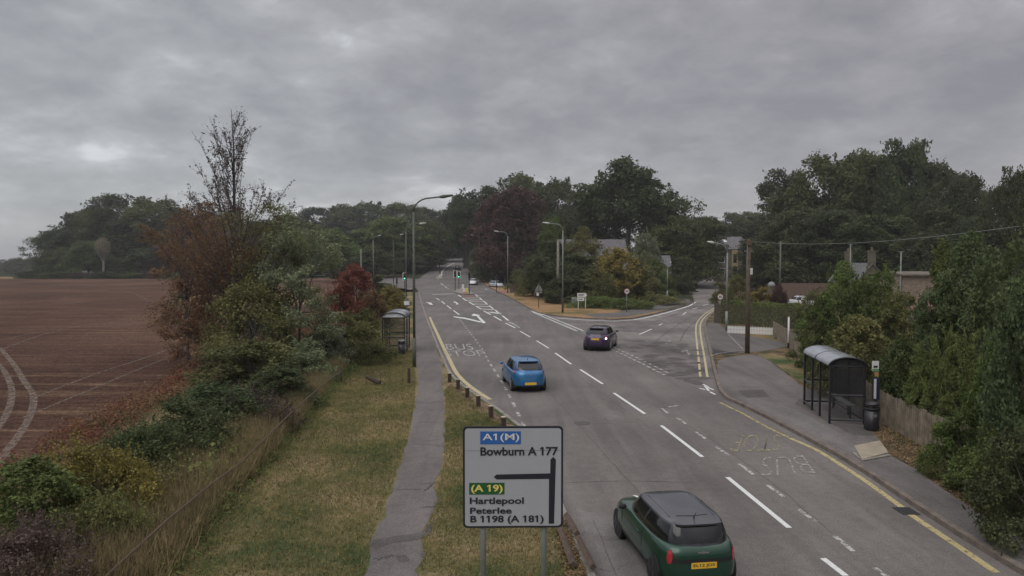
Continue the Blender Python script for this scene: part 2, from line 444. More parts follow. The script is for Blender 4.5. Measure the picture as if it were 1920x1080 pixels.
M['chrome'] = plain('chrome', (0.6, 0.6, 0.6), 0.15, 1.0)
M['head'] = plain('headlamp', (0.5, 0.5, 0.5), 0.15, coat=0.6)
M['shelter_roof'] = plain('shelter_roof_sheet', (0.30, 0.31, 0.34), 0.15, var=0.2, scale=3)
M['shelter_glass'] = glassy('shelter_glass', (0.05, 0.055, 0.055), 0.22)
M['dark_glass'] = glassy('smoked_panel', (0.03, 0.03, 0.033), 0.62, 0.12)
M['white_gable'] = plain('white_gable', (0.75, 0.76, 0.8), 0.35)
M['slate'] = plain('slate', (0.115, 0.11, 0.115), 0.7, var=0.25, scale=1.5)
M['stone'] = masonry('stone_wall', (0.15, 0.12, 0.085), (0.10, 0.083, 0.065), (0.14, 0.125, 0.105), 1.2)
M['brick'] = masonry('brick_wall', (0.15, 0.082, 0.06), (0.11, 0.065, 0.05), (0.25, 0.22, 0.18), 3.0)
M['brickpale'] = masonry('pale_brick', (0.26, 0.20, 0.15), (0.19, 0.14, 0.11), (0.3, 0.27, 0.22), 2.2)
M['tile'] = masonry('clay_tile', (0.22, 0.12, 0.085), (0.15, 0.085, 0.065), (0.06, 0.04, 0.035), 3.0, 0.3, 0.3)
M['cream'] = plain('cream_paint', (0.26, 0.215, 0.105), 0.8)
M['dark_window'] = plain('house_glass', (0.02, 0.022, 0.026), 0.1)
M['green_lamp'] = lampmat('green_signal', (0.15, 1.0, 0.65), 2.0)
M['red_lamp'] = lampmat('red_signal', (1.0, 0.45, 0.45), 1.5)
M['cabinet'] = plain('cabinet_grey', (0.22, 0.23, 0.22), 0.6)
def carpaint(name, c, metal=0.35, rough=0.32):
    return plain(name, c, rough, metal, var=0.06, scale=2, coat=0.8)

# ------------------------------------------------------------------ ground sheets
def sheet(name, pts, off, mat, parent=None, kind='structure', cell=6.0, far=128.0):
    """flat polygon (world x,y) draped on the ground at height off"""
    bm = bmesh.new()
    vs = [bm.verts.new((p[0], p[1], 0)) for p in pts]
    f = bm.faces.new(vs)
    bmesh.ops.triangulate(bm, faces=[f])
    ys = [p[1] for p in pts]; xs = [p[0] for p in pts]
    def cut(co, no):
        bmesh.ops.bisect_plane(bm, geom=bm.verts[:] + bm.edges[:] + bm.faces[:], plane_co=co, plane_no=no)
    if max(ys) > far:
        y = far
        while y < max(ys):
            cut((0, y, 0), (0, 1, 0)); y += cell if y < 320 else 20
        x = max(-75.0, min(xs)) if min(xs) < -35 else None
        if x is not None:
            while x < min(-32, max(xs)):
                cut((x, 0, 0), (1, 0, 0)); x += 5
    for v in bm.verts: v.co.z = h(v.co.x, v.co.y) + off
    bmesh.ops.recalc_face_normals(bm, faces=bm.faces)
    for f in bm.faces:
        if f.normal.z < 0: f.normal_flip()
    me = bpy.data.meshes.new(name); bm.to_mesh(me); bm.free()
    o = link(name, me, mat, parent)
    if parent is None: o['kind'] = kind
    return o
def spline(pts, step=1.5):
    P = [Vector((p[0], p[1])) for p in pts]; res = []
    for i in range(len(P) - 1):
        p0, p1, p2, p3 = P[max(i - 1, 0)], P[i], P[i + 1], P[min(i + 2, len(P) - 1)]
        n = max(1, int((p2 - p1).length / step))
        for k in range(n):
            t = k / n
            res.append(0.5 * ((2 * p1) + (-p0 + p2) * t + (2 * p0 - 5 * p1 + 4 * p2 - p3) * t * t + (-p0 + 3 * p1 - 3 * p2 + p3) * t ** 3))
    res.append(P[-1]); return res
def pl(px): return [U(*p).xy for p in px]
def strip_into(mb, path, width, off, thick=0.0, side=0.0):
    """band along path; side shifts it sideways (right positive)"""
    n = len(path); L = []; R = []
    for i, p in enumerate(path):
        t = (path[min(i + 1, n - 1)] - path[max(i - 1, 0)]).normalized()
        r = Vector((t.y, -t.x))
        L.append(p + r * (side - width / 2)); R.append(p + r * (side + width / 2))
    vs = []; fs = []
    for a, b in zip(L, R):
        vs += [(a.x, a.y, h(a.x, a.y) + off), (b.x, b.y, h(b.x, b.y) + off)]
        if thick: vs += [(a.x, a.y, h(a.x, a.y) + off - thick), (b.x, b.y, h(b.x, b.y) + off - thick)]
    k = 4 if thick else 2
    for i in range(n - 1):
        a, b = i * k, (i + 1) * k
        fs.append((a, a + 1, b + 1, b))
        if thick: fs += [(a, b, b + 2, a + 2), (a + 1, a + 3, b + 3, b + 1)]
    if thick: fs += [(0, 2, 3, 1), ((n - 1) * 4, (n - 1) * 4 + 1, (n - 1) * 4 + 3, (n - 1) * 4 + 2)]
    mb.add(vs, fs)
def seg_into(mb, a, b, w, off=0.006):
    a = Vector(a[:2]); b = Vector(b[:2])
    n = max(1, int((b - a).length / 3)); strip_into(mb, [a.lerp(b, i / n) for i in range(n + 1)], w, off)
def dashes(mb, path, on, gap, w, off=0.006, start=0.0, side=0.0):
    seg = [0.0]
    for i in range(1, len(path)): seg.append(seg[-1] + (path[i] - path[i - 1]).length)
    def at(s):
        for i in range(1, len(path)):
            if s <= seg[i]:
                t = (s - seg[i - 1]) / max(1e-6, seg[i] - seg[i - 1]); return path[i - 1].lerp(path[i], t)
        return path[-1]
    s = start
    while s < seg[-1]:
        e = min(s + on, seg[-1]); k = max(1, int(on / 1.5))
        strip_into(mb, [at(s + (e - s) * i / k) for i in range(k + 1)], w, off, side=side); s += on + gap

# terrain: one sheet to the horizon
def axis(lo, hi, flo, fhi, fine):
    a = []; x = lo
    while x < hi:
        a.append(x)
        if flo <= x < fhi: x += fine
        else:
            d = min(abs(x - flo), abs(x - fhi)); x += max(fine, d * 0.35)
            if a[-1] < flo < x: x = flo
    a.append(hi); return a
XS = axis(-2500, 2500, -340, 160, 8.0); YS = axis(-40, 3500, 0, 460, 6.0)
tv = [(x, y, h(x, y) - 0.14) for y in YS for x in XS]
nx = len(XS)
tf = [(j * nx + i, j * nx + i + 1, (j + 1) * nx + i + 1, (j + 1) * nx + i) for j in range(len(YS) - 1) for i in range(nx - 1)]
me = bpy.data.meshes.new('terrain'); me.from_pydata(tv, [], tf)
terrain = link('terrain', me, M['land'], smooth=True); terrain['kind'] = 'structure'

# edges of the carriageways, traced as ground points
KL = pl([(1400, 1800), (1230, 1370), (1160, 1200), (1112, 1080), (1080, 1010), (1052, 945), (1016, 870), (980, 805), (940, 774), (905, 750), (870, 726), (846, 702),
         (833, 675), (822, 650), (812, 625), (803, 603), (795, 580), (789, 560), (786, 548)])
KLs = spline(KL)
KR = pl([(2750, 1500), (2180, 1220), (1905, 1072), (1800, 1008), (1712, 950), (1630, 894), (1562, 852), (1500, 818), (1440, 786), (1385, 759), (1362, 749), (1350, 737), (1341, 712),
         (1333, 675), (1326, 645), (1321, 620), (1322, 604), (1333, 590), (1350, 578), (1368, 562)])
KRs = spline(KR)
ISL = pl([(866, 492), (874, 503), (884, 514), (897, 525), (910, 535), (932, 546), (962, 562), (990, 578), (1012, 588), (1050, 594), (1100, 598), (1150, 600), (1185, 598), (1220, 591), (1260, 581), (1292, 571),
          (1303, 565), (1300, 556), (1303, 545), (1310, 532), (1318, 520), (1326, 512)])
ISLs = spline(ISL)
FL = pl([(783, 524), (800, 512), (808, 503), (820, 495), (838, 487), (856, 480)])
main_poly = [p for p in KL] + pl([(780, 540), (765, 545), (740, 545), (735, 532), (690, 529), (690, 519), (740, 519), (770, 522)]) + FL + \
    pl([(868, 479)]) + [p for p in ISL[:10]] + pl([(1080, 600), (1150, 618), (1250, 650), (1336, 690)]) + [p + Vector((0.5, 0)) for p in KR[11:1:-1]] + [KR[1] + Vector((3, 0)), KR[0] + Vector((4, 0))]
road = sheet('road', main_poly, 0.0, M['asphalt'])
side_poly = [p + Vector((0, 0.4)) for p in ISL[9:]] + pl([(1352, 512), (1366, 520), (1376, 535), (1380, 552)]) + [p + Vector((0.5, 0)) for p in KR[:10:-1]] + pl([(1318, 735), (1250, 697), (1150, 652), (1080, 622), (1020, 594)])
side_road = sheet('side_road', side_poly, 0.004, M['asphalt2'])

left_land = sheet('left_verge', [p for p in KL] + pl([(775, 548), (745, 549), (735, 536), (690, 531)]) + [Vector((-75, 214)), Vector((-250, 214)), Vector((-250, -10)), Vector((4, 3))], 0.10, M['verge'])
green = sheet('corner_green', [p for p in ISL] + [Vector((90, 205)), Vector((60, 320)), Vector((5, 330))], 0.10, M['land'])
sheet('dry_grass_strip', [p + Vector((0.05, 0.05)) for p in ISL[4:15]] + pl([(1215, 584), (1180, 586), (1130, 578), (1060, 560), (1000, 548), (960, 541), (930, 532), (905, 526)]), 0.106, M['dry_verge'])
right_land = sheet('right_verge', [p for p in KR] + pl([(1380, 552), (1376, 535), (1366, 520), (1352, 512)]) + [Vector((150, 205)), Vector((150, 5)), Vector((30, 3))], 0.10, M['litter'])
field = sheet('field', pl([(-900, 1600), (-200, 1020), (0, 912), (150, 815), (330, 722), (480, 652), (600, 602), (690, 560), (700, 527)]) + [Vector((-75, 210)), Vector((-235, 210)), Vector((-240, 20))], 0.106, M['field'])
stub = sheet('stubble_strip', [Vector((-250, 213)), Vector((-60, 213)), Vector((-60, 217)), Vector((-120, 226)), Vector((-250, 229))], 0.112, M['stubble'])
stub2 = sheet('stubble_patch', pl([(560, 574), (420, 585), (340, 570), (330, 561), (430, 548), (560, 552), (640, 560)]), 0.112, M['stubble'])
mb = MB()
for P in ([(0, 655), (28, 690), (46, 720), (62, 745), (60, 775), (40, 815), (0, 868), (-60, 930)], [(-40, 655), (0, 690), (18, 720), (22, 750), (8, 790), (-40, 850)]):
    strip_into(mb, spline(pl(P), 0.5), 0.26, 0.112)
for P in ([(0, 641), (90, 622), (200, 608), (320, 594)], [(0, 586), (120, 588), (260, 590), (330, 596)], [(60, 752), (180, 705), (290, 668), (380, 632)], [(40, 790), (170, 735), (300, 680), (400, 645)],
          [(140, 532), (230, 545), (280, 565), (330, 580)], [(0, 660), (80, 630), (160, 612)]):
    strip_into(mb, spline(pl(P), 1), 0.13, 0.116)
tr = mb.build('field_track', M['track']); tr['kind'] = 'structure'

# footpaths
pathL = pl([(560, 1500), (640, 1200), (690, 1080), (700, 1012), (722, 960), (738, 915), (750, 880), (765, 830), (777, 770), (783, 735), (783, 700), (779, 660), (777, 620), (776, 590), (775, 560), (774, 549)])
pathR = pl([(784, 549), (789, 566), (795, 585), (800, 603), (808, 625), (817, 650), (825, 675), (830, 694), (829, 712), (831, 740), (833, 780), (834, 820), (832, 850), (826, 890), (815, 910), (815, 945), (802, 985), (790, 1012), (786, 1080), (770, 1200), (740, 1500)])
def ragged(pts, amp, step, seed):
    r_ = random.Random(seed); q_ = spline(pts, step)
    return [p if p.y > 60 else p + Vector((r_.gauss(0, amp) * (.4 + min(1, 12 / max(6, p.y))), 0)) for p in q_]
sheet('left_path', ragged(pathL, .045, .45, 1) + ragged(pathR, .045, .45, 2), 0.106, M['path'])
mb = MB(); rc = random.Random(8)
for (x0, y0), (x1, y1) in (((786, 716), (832, 716)), ((783, 760), (833, 758)), ((800, 762), (822, 758)), ((780, 798), (833, 796)), ((795, 833), (828, 830)), ((765, 838), (832, 842)), ((745, 926), (790, 925)),
                           ((788, 915), (822, 912)), ((790, 960), (812, 958)), ((795, 930), (812, 915)), ((768, 616), (800, 614)), ((700, 1060), (740, 1052)), ((778, 680), (824, 682))):
    A_ = U(x0, y0).xy; B_ = U(x1, y1).xy; n_ = 14
    pts_ = [A_.lerp(B_, i / n_) + Vector((rc.gauss(0, .01), rc.gauss(0, .035))) for i in range(n_ + 1)]
    strip_into(mb, pts_, rc.uniform(.015, .04), 0.1085)
o = mb.build('path_crack', M['matblack']); o['kind'] = 'structure'
sheet('path_patch', pl([(695, 1034), (700, 1022), (745, 1014), (790, 1008), (812, 985), (806, 1012), (782, 1022), (735, 1028), (705, 1040)]), 0.110, M['path_dark'])
sheet('path_patch', pl([(742, 1052), (762, 1050), (770, 1062), (748, 1064)]), 0.110, M['path_dark'])
pr = [p - Vector((0.05, 0)) for p in KR[1:13]]
rp = [KR[1] + Vector((0.05, 0)), KR[2] + Vector((0.05, 0))] + [p + Vector((0.12, 0.05)) for p in KR[3:13]] + pl([(1345, 680), (1370, 672), (1400, 668), (1425, 670), (1445, 682), (1475, 705), (1506, 730), (1560, 745), (1615, 770), (1620, 800), (1650, 832), (1668, 860), (1720, 888), (1790, 940), (1860, 985), (1940, 1030), (2150, 1120), (2500, 1300)])
sheet('right_path', rp, 0.106, M['path'])
sheet('path_old_band', pl([(1352, 742), (1368, 745), (1440, 776), (1505, 808), (1570, 843), (1600, 858), (1640, 862), (1600, 836), (1560, 810), (1520, 788), (1470, 765), (1420, 752)]), 0.110, M['path_old'])
sheet('path_repair', pl([(1385, 737), (1430, 735), (1443, 748), (1400, 750)]), 0.114, M['path_dark'])
sheet('path_lower', pl([(1600, 875), (1640, 868), (1700, 885), (1790, 945), (1860, 990), (1920, 1040), (1990, 1080), (1890, 1058), (1780, 985), (1690, 930)]), 0.110, M['path_new'])
sheet('drive', pl([(1330, 660), (1325, 640), (1322, 618), (1330, 606), (1345, 606), (1362, 622), (1450, 632), (1478, 652), (1440, 660), (1405, 664), (1345, 668)]), 0.110, M['path_new'])
sheet('drive_edge', pl([(1362, 622), (1452, 622), (1478, 648), (1450, 640), (1400, 632)]), 0.114, M['dry_verge'])
sheet('lawn_strip', pl([(1420, 668), (1445, 666), (1510, 680), (1540, 720), (1508, 724), (1475, 702), (1450, 684)]), 0.110, M['verge'])
sheet('shelter_base', pl([(1500, 752), (1560, 800), (1625, 806), (1640, 822), (1600, 822), (1540, 790), (1490, 762)]), 0.114, M['path_dark'])
mb = MB()
mb.prism([tuple(p) for p in pl([(1601, 843), (1650, 833), (1666, 856), (1616, 869)])], 'z', 0.08, 0.135)
o = mb.build('concrete_slab', M['concrete'], bevel=0.01); o['kind'] = 'structure'
sheet('corner_path', pl([(1120, 598), (1165, 597), (1215, 589), (1270, 576), (1296, 568), (1290, 562), (1250, 570), (1200, 578), (1150, 588), (1090, 591)]), 0.108, M['path_new'])
sheet('kerb_debris', pl([(1108, 1140), (1085, 1050), (1058, 985), (1044, 945), (1052, 943), (1070, 990), (1100, 1060), (1125, 1140)]) [::1], 0.114, M['debris'])
sheet('kerb_debris', pl([(835, 705), (846, 715), (880, 742), (925, 775), (975, 812), (930, 798), (880, 765), (850, 738), (838, 730)]), 0.108, M['debris'])

def kerb(name, path, mat, side, w=0.13, top=0.12):
    m = MB(); strip_into(m, path, w, top, 0.14, side); o = m.build(name, mat); o['kind'] = 'structure'
kerb('kerb', KLs, M['kerb'], -0.07, 0.15)
kerb('kerb', KRs, M['kerb_brown'], 0.07, 0.15)
kerb('kerb', ISLs[4:], M['kerb_brown'], -0.07)
kerb('kerb', spline(pl([(1334, 672), (1345, 668), (1370, 664), (1400, 662)])), M['kerb'], 0, 0.12, 0.16)
kerb('kerb', spline(pl([(1600, 856), (1616, 871), (1668, 861)])), M['kerb'], 0, 0.12, 0.14)

# road markings (parts of the road)
def mark(name, mb, mat, parent=road): return mb.build(name, mat, parent)
CL = spline(pl([(1700, 1170), (1543, 1047), (1480, 990), (1364, 895), (1317, 857), (1240, 798), (1209, 776), (1151, 737), (1130, 720), (1088, 693), (1070, 682), (1040, 662)]), 1.0)
mb = MB()
for a, b in (((1780, 1240), (1660, 1140)), ((1586, 1080), (1543, 1047)), ((1480, 990), (1364, 895)), ((1317, 857), (1240, 798)), ((1209, 776), (1151, 737)), ((1130, 720), (1088, 693)), ((1071, 683), (1041, 662))):
    seg_into(mb, U(*a), U(*b), 0.13)
mark('centre_line', mb, M['white_line'])
mb = MB()
for a, b in (((1029, 653), (1006, 639)), ((994, 632), (975, 621))): seg_into(mb, U(*a), U(*b), 0.12)
for a, b in (((972, 615), (955, 604)), ((966, 615), (948, 606))): seg_into(mb, U(*a), U(*b), 0.15)
mark('centre_line', mb, M['white_line'])
# chevron zone by the island
mb = MB()
for a, b in (((859, 553), (865, 557)), ((867, 559), (875, 564)), ((879, 566), (889, 572)), ((892, 574), (903, 580)), ((907, 583), (920, 590)), ((926, 593), (940, 601)),
             ((891, 552), (896, 556)), ((899, 558), (904, 563)), ((906, 564), (914, 571)), ((917, 573), (925, 579)), ((929, 582), (938, 589)), ((942, 592), (953, 601)), ((958, 605), (973, 615))):
    seg_into(mb, U(*a), U(*b), 0.20)
for a, b in (((868, 559), (899, 558.5)), ((874, 563), (904, 562)), ((880, 566), (910, 566)), ((887, 570), (914, 570.5)), ((894, 574), (920, 575)), ((904, 579.5), (929, 581)), ((917, 585), (938, 588))):
    seg_into(mb, U(*a), U(*b), 0.55)
for a, b in (((818, 559), (824, 563)), ((828, 565), (834, 570)), ((838, 573), (846, 579)), ((850, 582), (861, 590)), ((909, 541), (914, 543)), ((826, 531), (832, 535)), ((834, 537), (841, 542))):
    seg_into(mb, U(*a), U(*b), 0.16)
strip_into(mb, spline(pl([(828, 517), (829, 510), (834, 503), (843, 497), (852, 493)]), 4), .28, .006)
seg_into(mb, U(810, 552.5), U(852, 550.5), 0.5)
mark('lane_marking', mb, M['white_line'])
mb = MB()
def poly_into(mb, px, off=0.006):
    mb.add([U(*p, off) for p in px], [tuple(range(len(px)))])
poly_into(mb, [(905, 606), (911, 605), (897, 592), (901, 591.2), (888, 588), (884, 591.5), (890, 592.5), (893, 592)])
poly_into(mb, [(850, 593), (851, 594.6), (872, 598), (901, 604.6), (902, 602.8), (872, 595.6)])
poly_into(mb, [(856, 571), (860, 570.4), (857, 567), (852, 565), (850, 566.8), (855, 568)])
poly_into(mb, [(807, 571.5), (812, 571.2), (808, 567.5), (798, 566.6), (803, 568.6)])
mark('arrow_marking', mb, M['white_line'])
mb = MB()
BAYL = spline(pl([(862, 598), (872, 612), (886, 630), (902, 652), (918, 680), (934, 705), (948, 728), (964, 760), (978, 790), (990, 812)]), 1.0)
dashes(mb, BAYL, 0.9, 0.9, 0.12)
mark('bay_line', mb, M['white_worn'])
mb = MB()
for a, b in (((1253, 763), (1240, 765)), ((1240, 765), (1252, 775)), ((1270, 784), (1288, 796)), ((1305, 810), (1323, 823)), ((1343, 838), (1366, 854)), ((1386, 870), (1413, 890)), ((1439, 910), (1470, 932)), ((1497, 955), (1530, 978)), ((1565, 1005), (1600, 1034)), ((1640, 1065), (1690, 1100)), ((1240, 765), (1275, 760))):
    seg_into(mb, U(*a), U(*b), 0.11)
mark('bay_line', mb, M['white_worn'])
# yellow edge lines
mb = MB()
strip_into(mb, spline(pl([(1868, 1074), (1800, 1027), (1706, 964)]), 1), 0.17, 0.006)
strip_into(mb, spline(pl([(1692, 952), (1620, 900), (1560, 861), (1530, 843), (1482, 822)]), 1), 0.16, 0.006)
mark('yellow_line', mb, M['yellow_line'])
mb = MB()
strip_into(mb, spline(pl([(1482, 822), (1440, 802), (1390, 774), (1350, 755)]), 1), 0.10, 0.006)
mark('yellow_line', mb, M['yellow_worn'])
mb = MB()
strip_into(mb, [p for p in KLs if 29 < p.y < 74 and p.x < 0.0], 0.22, 0.006, side=0.32)
mark('yellow_line', mb, M['dbl_yellow'])
mb = MB()
for dx in (0.35, 0.70):
    strip_into(mb, [p for p in KRs if 33 < p.y < 90 and p.x > 8.6][:-1], 0.12, 0.010, side=-dx)
mark('double_yellow_line', mb, M['dbl_yellow'], side_road)
mb = MB()
strip_into(mb, spline(pl([(1045, 596.5), (1100, 600.5), (1150, 602.5), (1188, 600), (1224, 593), (1262, 583), (1294, 573), (1300, 568)]), 2), 0.22, 0.010)
for a, b in (((996, 583), (1018, 591)), ((1305, 566), (1299, 570))): seg_into(mb, U(*a), U(*b), 0.2, 0.010)
mark('edge_line', mb, M['white_line'], side_road)
mb = MB()
GW = spline(pl([(1000, 586), (1040, 603), (1082, 621)]), 1)
dashes(mb, GW, 0.62, 0.3, 0.22, 0.010); dashes(mb, GW, 0.62, 0.3, 0.2, 0.010, side=-0.55)
mark('give_way_line', mb, M['white_line'], side_road)
mb = MB()
GW2 = spline(pl([(1140, 652), (1190, 675), (1245, 703)]), 1)
dashes(mb, GW2, 0.62, 0.3, 0.16, 0.010); dashes(mb, GW2, 0.62, 0.3, 0.14, 0.010, side=-0.4)
mark('give_way_line', mb, M['white_worn'], side_road)
mb = MB()
for a, b in (((1313, 718), (1328, 726)), ((1312, 728), (1322, 731)), ((1331, 735), (1341, 740)), ((1325, 726), (1338, 731)), ((1322, 724), (1329, 733))): seg_into(mb, U(*a), U(*b), 0.11, 0.010)
for a, b in (((1235, 610), (1242, 607)), ((1199, 627), (1222, 617)), ((1280, 590), (1287, 585)), ((1298, 580), (1308, 577)), ((1318, 573), (1328, 570)), ((1338, 567), (1347, 565))): seg_into(mb, U(*a), U(*b), 0.13, 0.010)
mark('lane_marking', mb, M['white_line'], side_road)
mb = MB()
for a, b in (((1249, 645), (1259, 636)), ((1286, 655), (1293, 666)), ((1286, 655), (1274, 663)), ((1208, 632), (1214, 634))): seg_into(mb, U(*a), U(*b), 0.16, 0.010)
mark('lane_marking', mb, M['white_faint'], side_road)
mb = MB(); seg_into(mb, U(1365, 629), U(1393, 658), 0.1, 0.125); o = mb.build('drive_edging', M['kerb']); o['kind'] = 'structure'
mb = MB()
for k_, (a_, b_, c_, d_) in enumerate((((1080, 955), (1150, 968), (1170, 1010), (1100, 1000)), ((1115, 1015), (1175, 1012), (1220, 1090), (1140, 1090)), ((1130, 770), (1160, 768), (1172, 786), (1140, 788)), ((905, 690), (940, 688), (946, 704), (912, 706)))):
    poly_into(mb, [a_, b_, c_, d_], .0032)
mark('road_repair', mb, M['path_old'])
mb = MB(); rc = random.Random(4)
def seam(px, w=.02):
    q_ = spline(pl(px), .4); strip_into(mb, [p + Vector((rc.gauss(0, .012), rc.gauss(0, .012))) for p in q_], w, .0045)
for P_ in (((1112, 975), (1135, 1030), (1160, 1090)), ((1135, 1012), (1235, 1008)), ((1060, 905), (1180, 902), (1300, 905)), ((1216, 800), (1130, 738), (1050, 682), (960, 625)), ((1000, 700), (1150, 870), (1280, 1010), (1370, 1090)), ((1560, 1000), (1440, 900), (1330, 822), (1200, 745))):
    seam(P_)
mark('tar_seam', mb, M['path_dark'])
for px_, py_ in ((1092, 793), (1010, 585)):
    c_ = U(px_, py_, .006); m = MB(); m.lathe([(.30, -.004), (.30, .003)], 20, (c_.x, c_.y, c_.z)); m.build('manhole_cover', M['path_dark'], road)
c_ = U(1699, 958, .006); m = MB(); m.box((c_.x, c_.y, c_.z), (.42, .5, .008)); m.build('drain_grate', M['matblack'], road)
# dark wear and repairs on the side road
rnd = random.Random(5)
mb = MB()
for _ in range(90):
    px, py = rnd.uniform(1180, 1318), rnd.uniform(640, 725)
    if (px - 1180) < (py - 668) * 2.1: continue
    c = U(px, py); n = 9; r = rnd.uniform(0.12, 0.6)
    mb.add([(c.x + r * 1.2 * rnd.uniform(.5, 1.1) * math.cos(2 * math.pi * k / n), c.y + r * rnd.uniform(.5, 1.1) * math.sin(2 * math.pi * k / n), 0.007 + 0.0001 * _) for k in range(n)], [tuple(range(n))])
for P in ([(1190, 620), (1240, 600), (1300, 580), (1345, 568)], [(1230, 640), (1262, 615), (1305, 590), (1345, 574)], [(1275, 640), (1290, 615), (1320, 590)], [(1165, 612), (1225, 603), (1290, 580)]):
    strip_into(mb, spline(pl(P), 2), 0.10, 0.0075)
mark('tar_patch', mb, M['path_dark'], side_road)
sheet('ramp_edge', pl([(1334, 655), (1345, 660), (1370, 663), (1393, 662), (1370, 667), (1340, 668)]), 0.118, M['matblack'])

# ------------------------------------------------------------------ text
def text_mesh(s, bold=0.0):
    cu = bpy.data.curves.new('t', 'FONT'); cu.body = s; cu.offset = bold; cu.resolution_u = 4
    o = bpy.data.objects.new('t', cu); COL.objects.link(o)
    dg = bpy.context.evaluated_depsgraph_get(); dg.update()
    me = bpy.data.meshes.new_from_object(o.evaluated_get(dg))
    bpy.data.objects.remove(o); me.name = 'lettering'; me.materials.clear()
    n = len(me.vertices); a = np.empty(n * 3, np.float32); me.vertices.foreach_get('co', a); a = a.reshape(-1, 3)
    return me, a
def text_fit(s, fn, mat, parent, bold=0.02, name='lettering'):
    """fn maps (u,v) in 0..1 of the text box to a 3-D point"""
    me, a = text_mesh(s, bold)
    lo = a.min(0); hi = a.max(0)
    uv = (a - lo) / np.maximum(hi - lo, 1e-6)
    me.vertices.foreach_set('co', np.array([tuple(fn(float(u), float(v))) for u, v, _ in uv], np.float32).ravel())
    me.update()
    o = link(name, me, mat, parent)
    if '1' in s:
        b1 = text_mesh('1', bold)[1]; sw = b1[:, 0].max() - b1[:, 0].min()
        m = MB(); W_, H_ = (hi - lo)[:2]
        for i, ch in enumerate(s):
            if ch != '1': continue
            xr = text_mesh(s[:i + 1], bold)[1][:, 0].max(); xl = xr - sw; yt = b1[:, 1].max()
            q = [(xl + .01, yt), (xl - .13, yt - .12), (xl - .13, yt - .25), (xl + .01, yt - .15)]
            m.add([tuple(fn((a - lo[0]) / W_, (b - lo[1]) / H_)) for a, b in q], [(0, 1, 2, 3)])
        m.build('digit_flags', mat, o)
    return o
# BUS STOP in the far bay reads from the camera, the one in the near lane is seen upside down
def quadfn(tl, tr_, br, bl, off=0.012):
    a, b, c, d = [U(*p) for p in (tl, tr_, br, bl)]
    return lambda u, v: ((d.lerp(c, u)).lerp(a.lerp(b, u), v)) + Vector((0, 0, off))
text_fit('BUS', quadfn((834, 645), (884, 645), (889, 656), (838, 656)), M['white_worn'], road, 0.0)
text_fit('STOP', quadfn((832, 658), (905, 657), (912, 668), (836, 668)), M['white_worn'], road, 0.0)
text_fit('STOP', quadfn((1462, 846), (1366, 848), (1380, 815), (1464, 816)), M['yellow_faint'], road, -0.012)
text_fit('BUS', quadfn((1530, 888), (1424, 894), (1430, 858), (1505, 854)), M['white_faint'], road, -0.012)

# ------------------------------------------------------------------ direction sign
SD = 11.0
sgx = At(962, 895, SD).x
zt, zb = ZT(799, SD), ZT(989, SD)
Wd = (1057 - 867) / F * SD * 1.0; Ht = zt - zb
sign = thing('direction_sign', 'large grey-white road sign with black route arrow and place names on two grey posts', 'road sign', (sgx, SD, 0.1), math.radians(1.0))
zb -= 0.1; zt -= 0.1
def rrect(x0, z0, x1, z1, r, n=5):
    pts = []
    for cx, cz, a0 in ((x1 - r, z0 + r, -90), (x1 - r, z1 - r, 0), (x0 + r, z1 - r, 90), (x0 + r, z0 + r, 180)):
        for k in range(n + 1):
            a = math.radians(a0 + 90 * k / n); pts.append((cx + r * math.cos(a), cz + r * math.sin(a)))
    return pts
mb = MB(); mb.prism(rrect(-Wd / 2, zb, Wd / 2, zt, 0.07), 'y', -0.012, 0.012); mb.build('border', M['sign_black'], sign)
mb = MB(); mb.prism(rrect(-Wd / 2 + 0.032, zb + 0.032, Wd / 2 - 0.032, zt - 0.032, 0.05), 'y', -0.016, -0.010); mb.build('panel', M['sign_grey'], sign)
def sxz(x, y): return (-Wd / 2 + (x - 28) / 710 * Wd, zt - (y - 38) / 704 * Ht)
def flat(name, pts, y, mat, sk=0.0):
    m = MB(); m.prism(pts, 'y', y, y + 0.003); return m.build(name, mat, sign)
def box_(x0, y0, x1, y1):
    a = sxz(x0, y1); b = sxz(x1, y0); return [a, (b[0], a[1]), b, (a[0], b[1])]
flat('seam', box_(42, 203, 726, 207), -0.0175, M['metal_grey'])
flat('motorway_patch', box_(151, 72, 438, 161), -0.0195, M['sign_blue'])
flat('primary_patch', box_(72, 427, 322, 509), -0.0195, M['sign_green'])
pts = [sxz(*p) for p in ((636, 714), (638, 402), (268, 404), (246, 388), (266, 370), (646, 364), (648, 268), (667, 250), (686, 268), (674, 714))]
flat('route_arrow', pts[::-1], -0.020, M['sign_black'])
for s, bx, mat in (('A1(M)', (168, 86, 426, 146), 'sign_white'), ('Bowburn A 177', (152, 180, 701, 240), 'sign_black'), ('(A 19)', (86, 440, 309, 502), 'sign_yellow'),
                   ('Hartlepool', (76, 528, 459, 588), 'sign_black'), ('Peterlee', (78, 598, 373, 642), 'sign_black'), ('B 1198 (A 181)', (80, 654, 600, 716), 'sign_black')):
    a = sxz(bx[0], bx[3]); b = sxz(bx[2], bx[1])
    text_fit(s, lambda u, v, a=a, b=b: (a[0] + u * (b[0] - a[0]), -0.0235, a[1] + v * (b[1] - a[1])), M[mat], sign, 0.010 if 'M' in s else 0.026)
for px in (905, 1021):
    x = (px - 962) / F * SD
    m = MB(); m.tube([(x, 0.06, -0.15), (x, 0.06, zt - 0.1)], 0.048, 12); m.build('post', M['metal_grey'], sign, True)

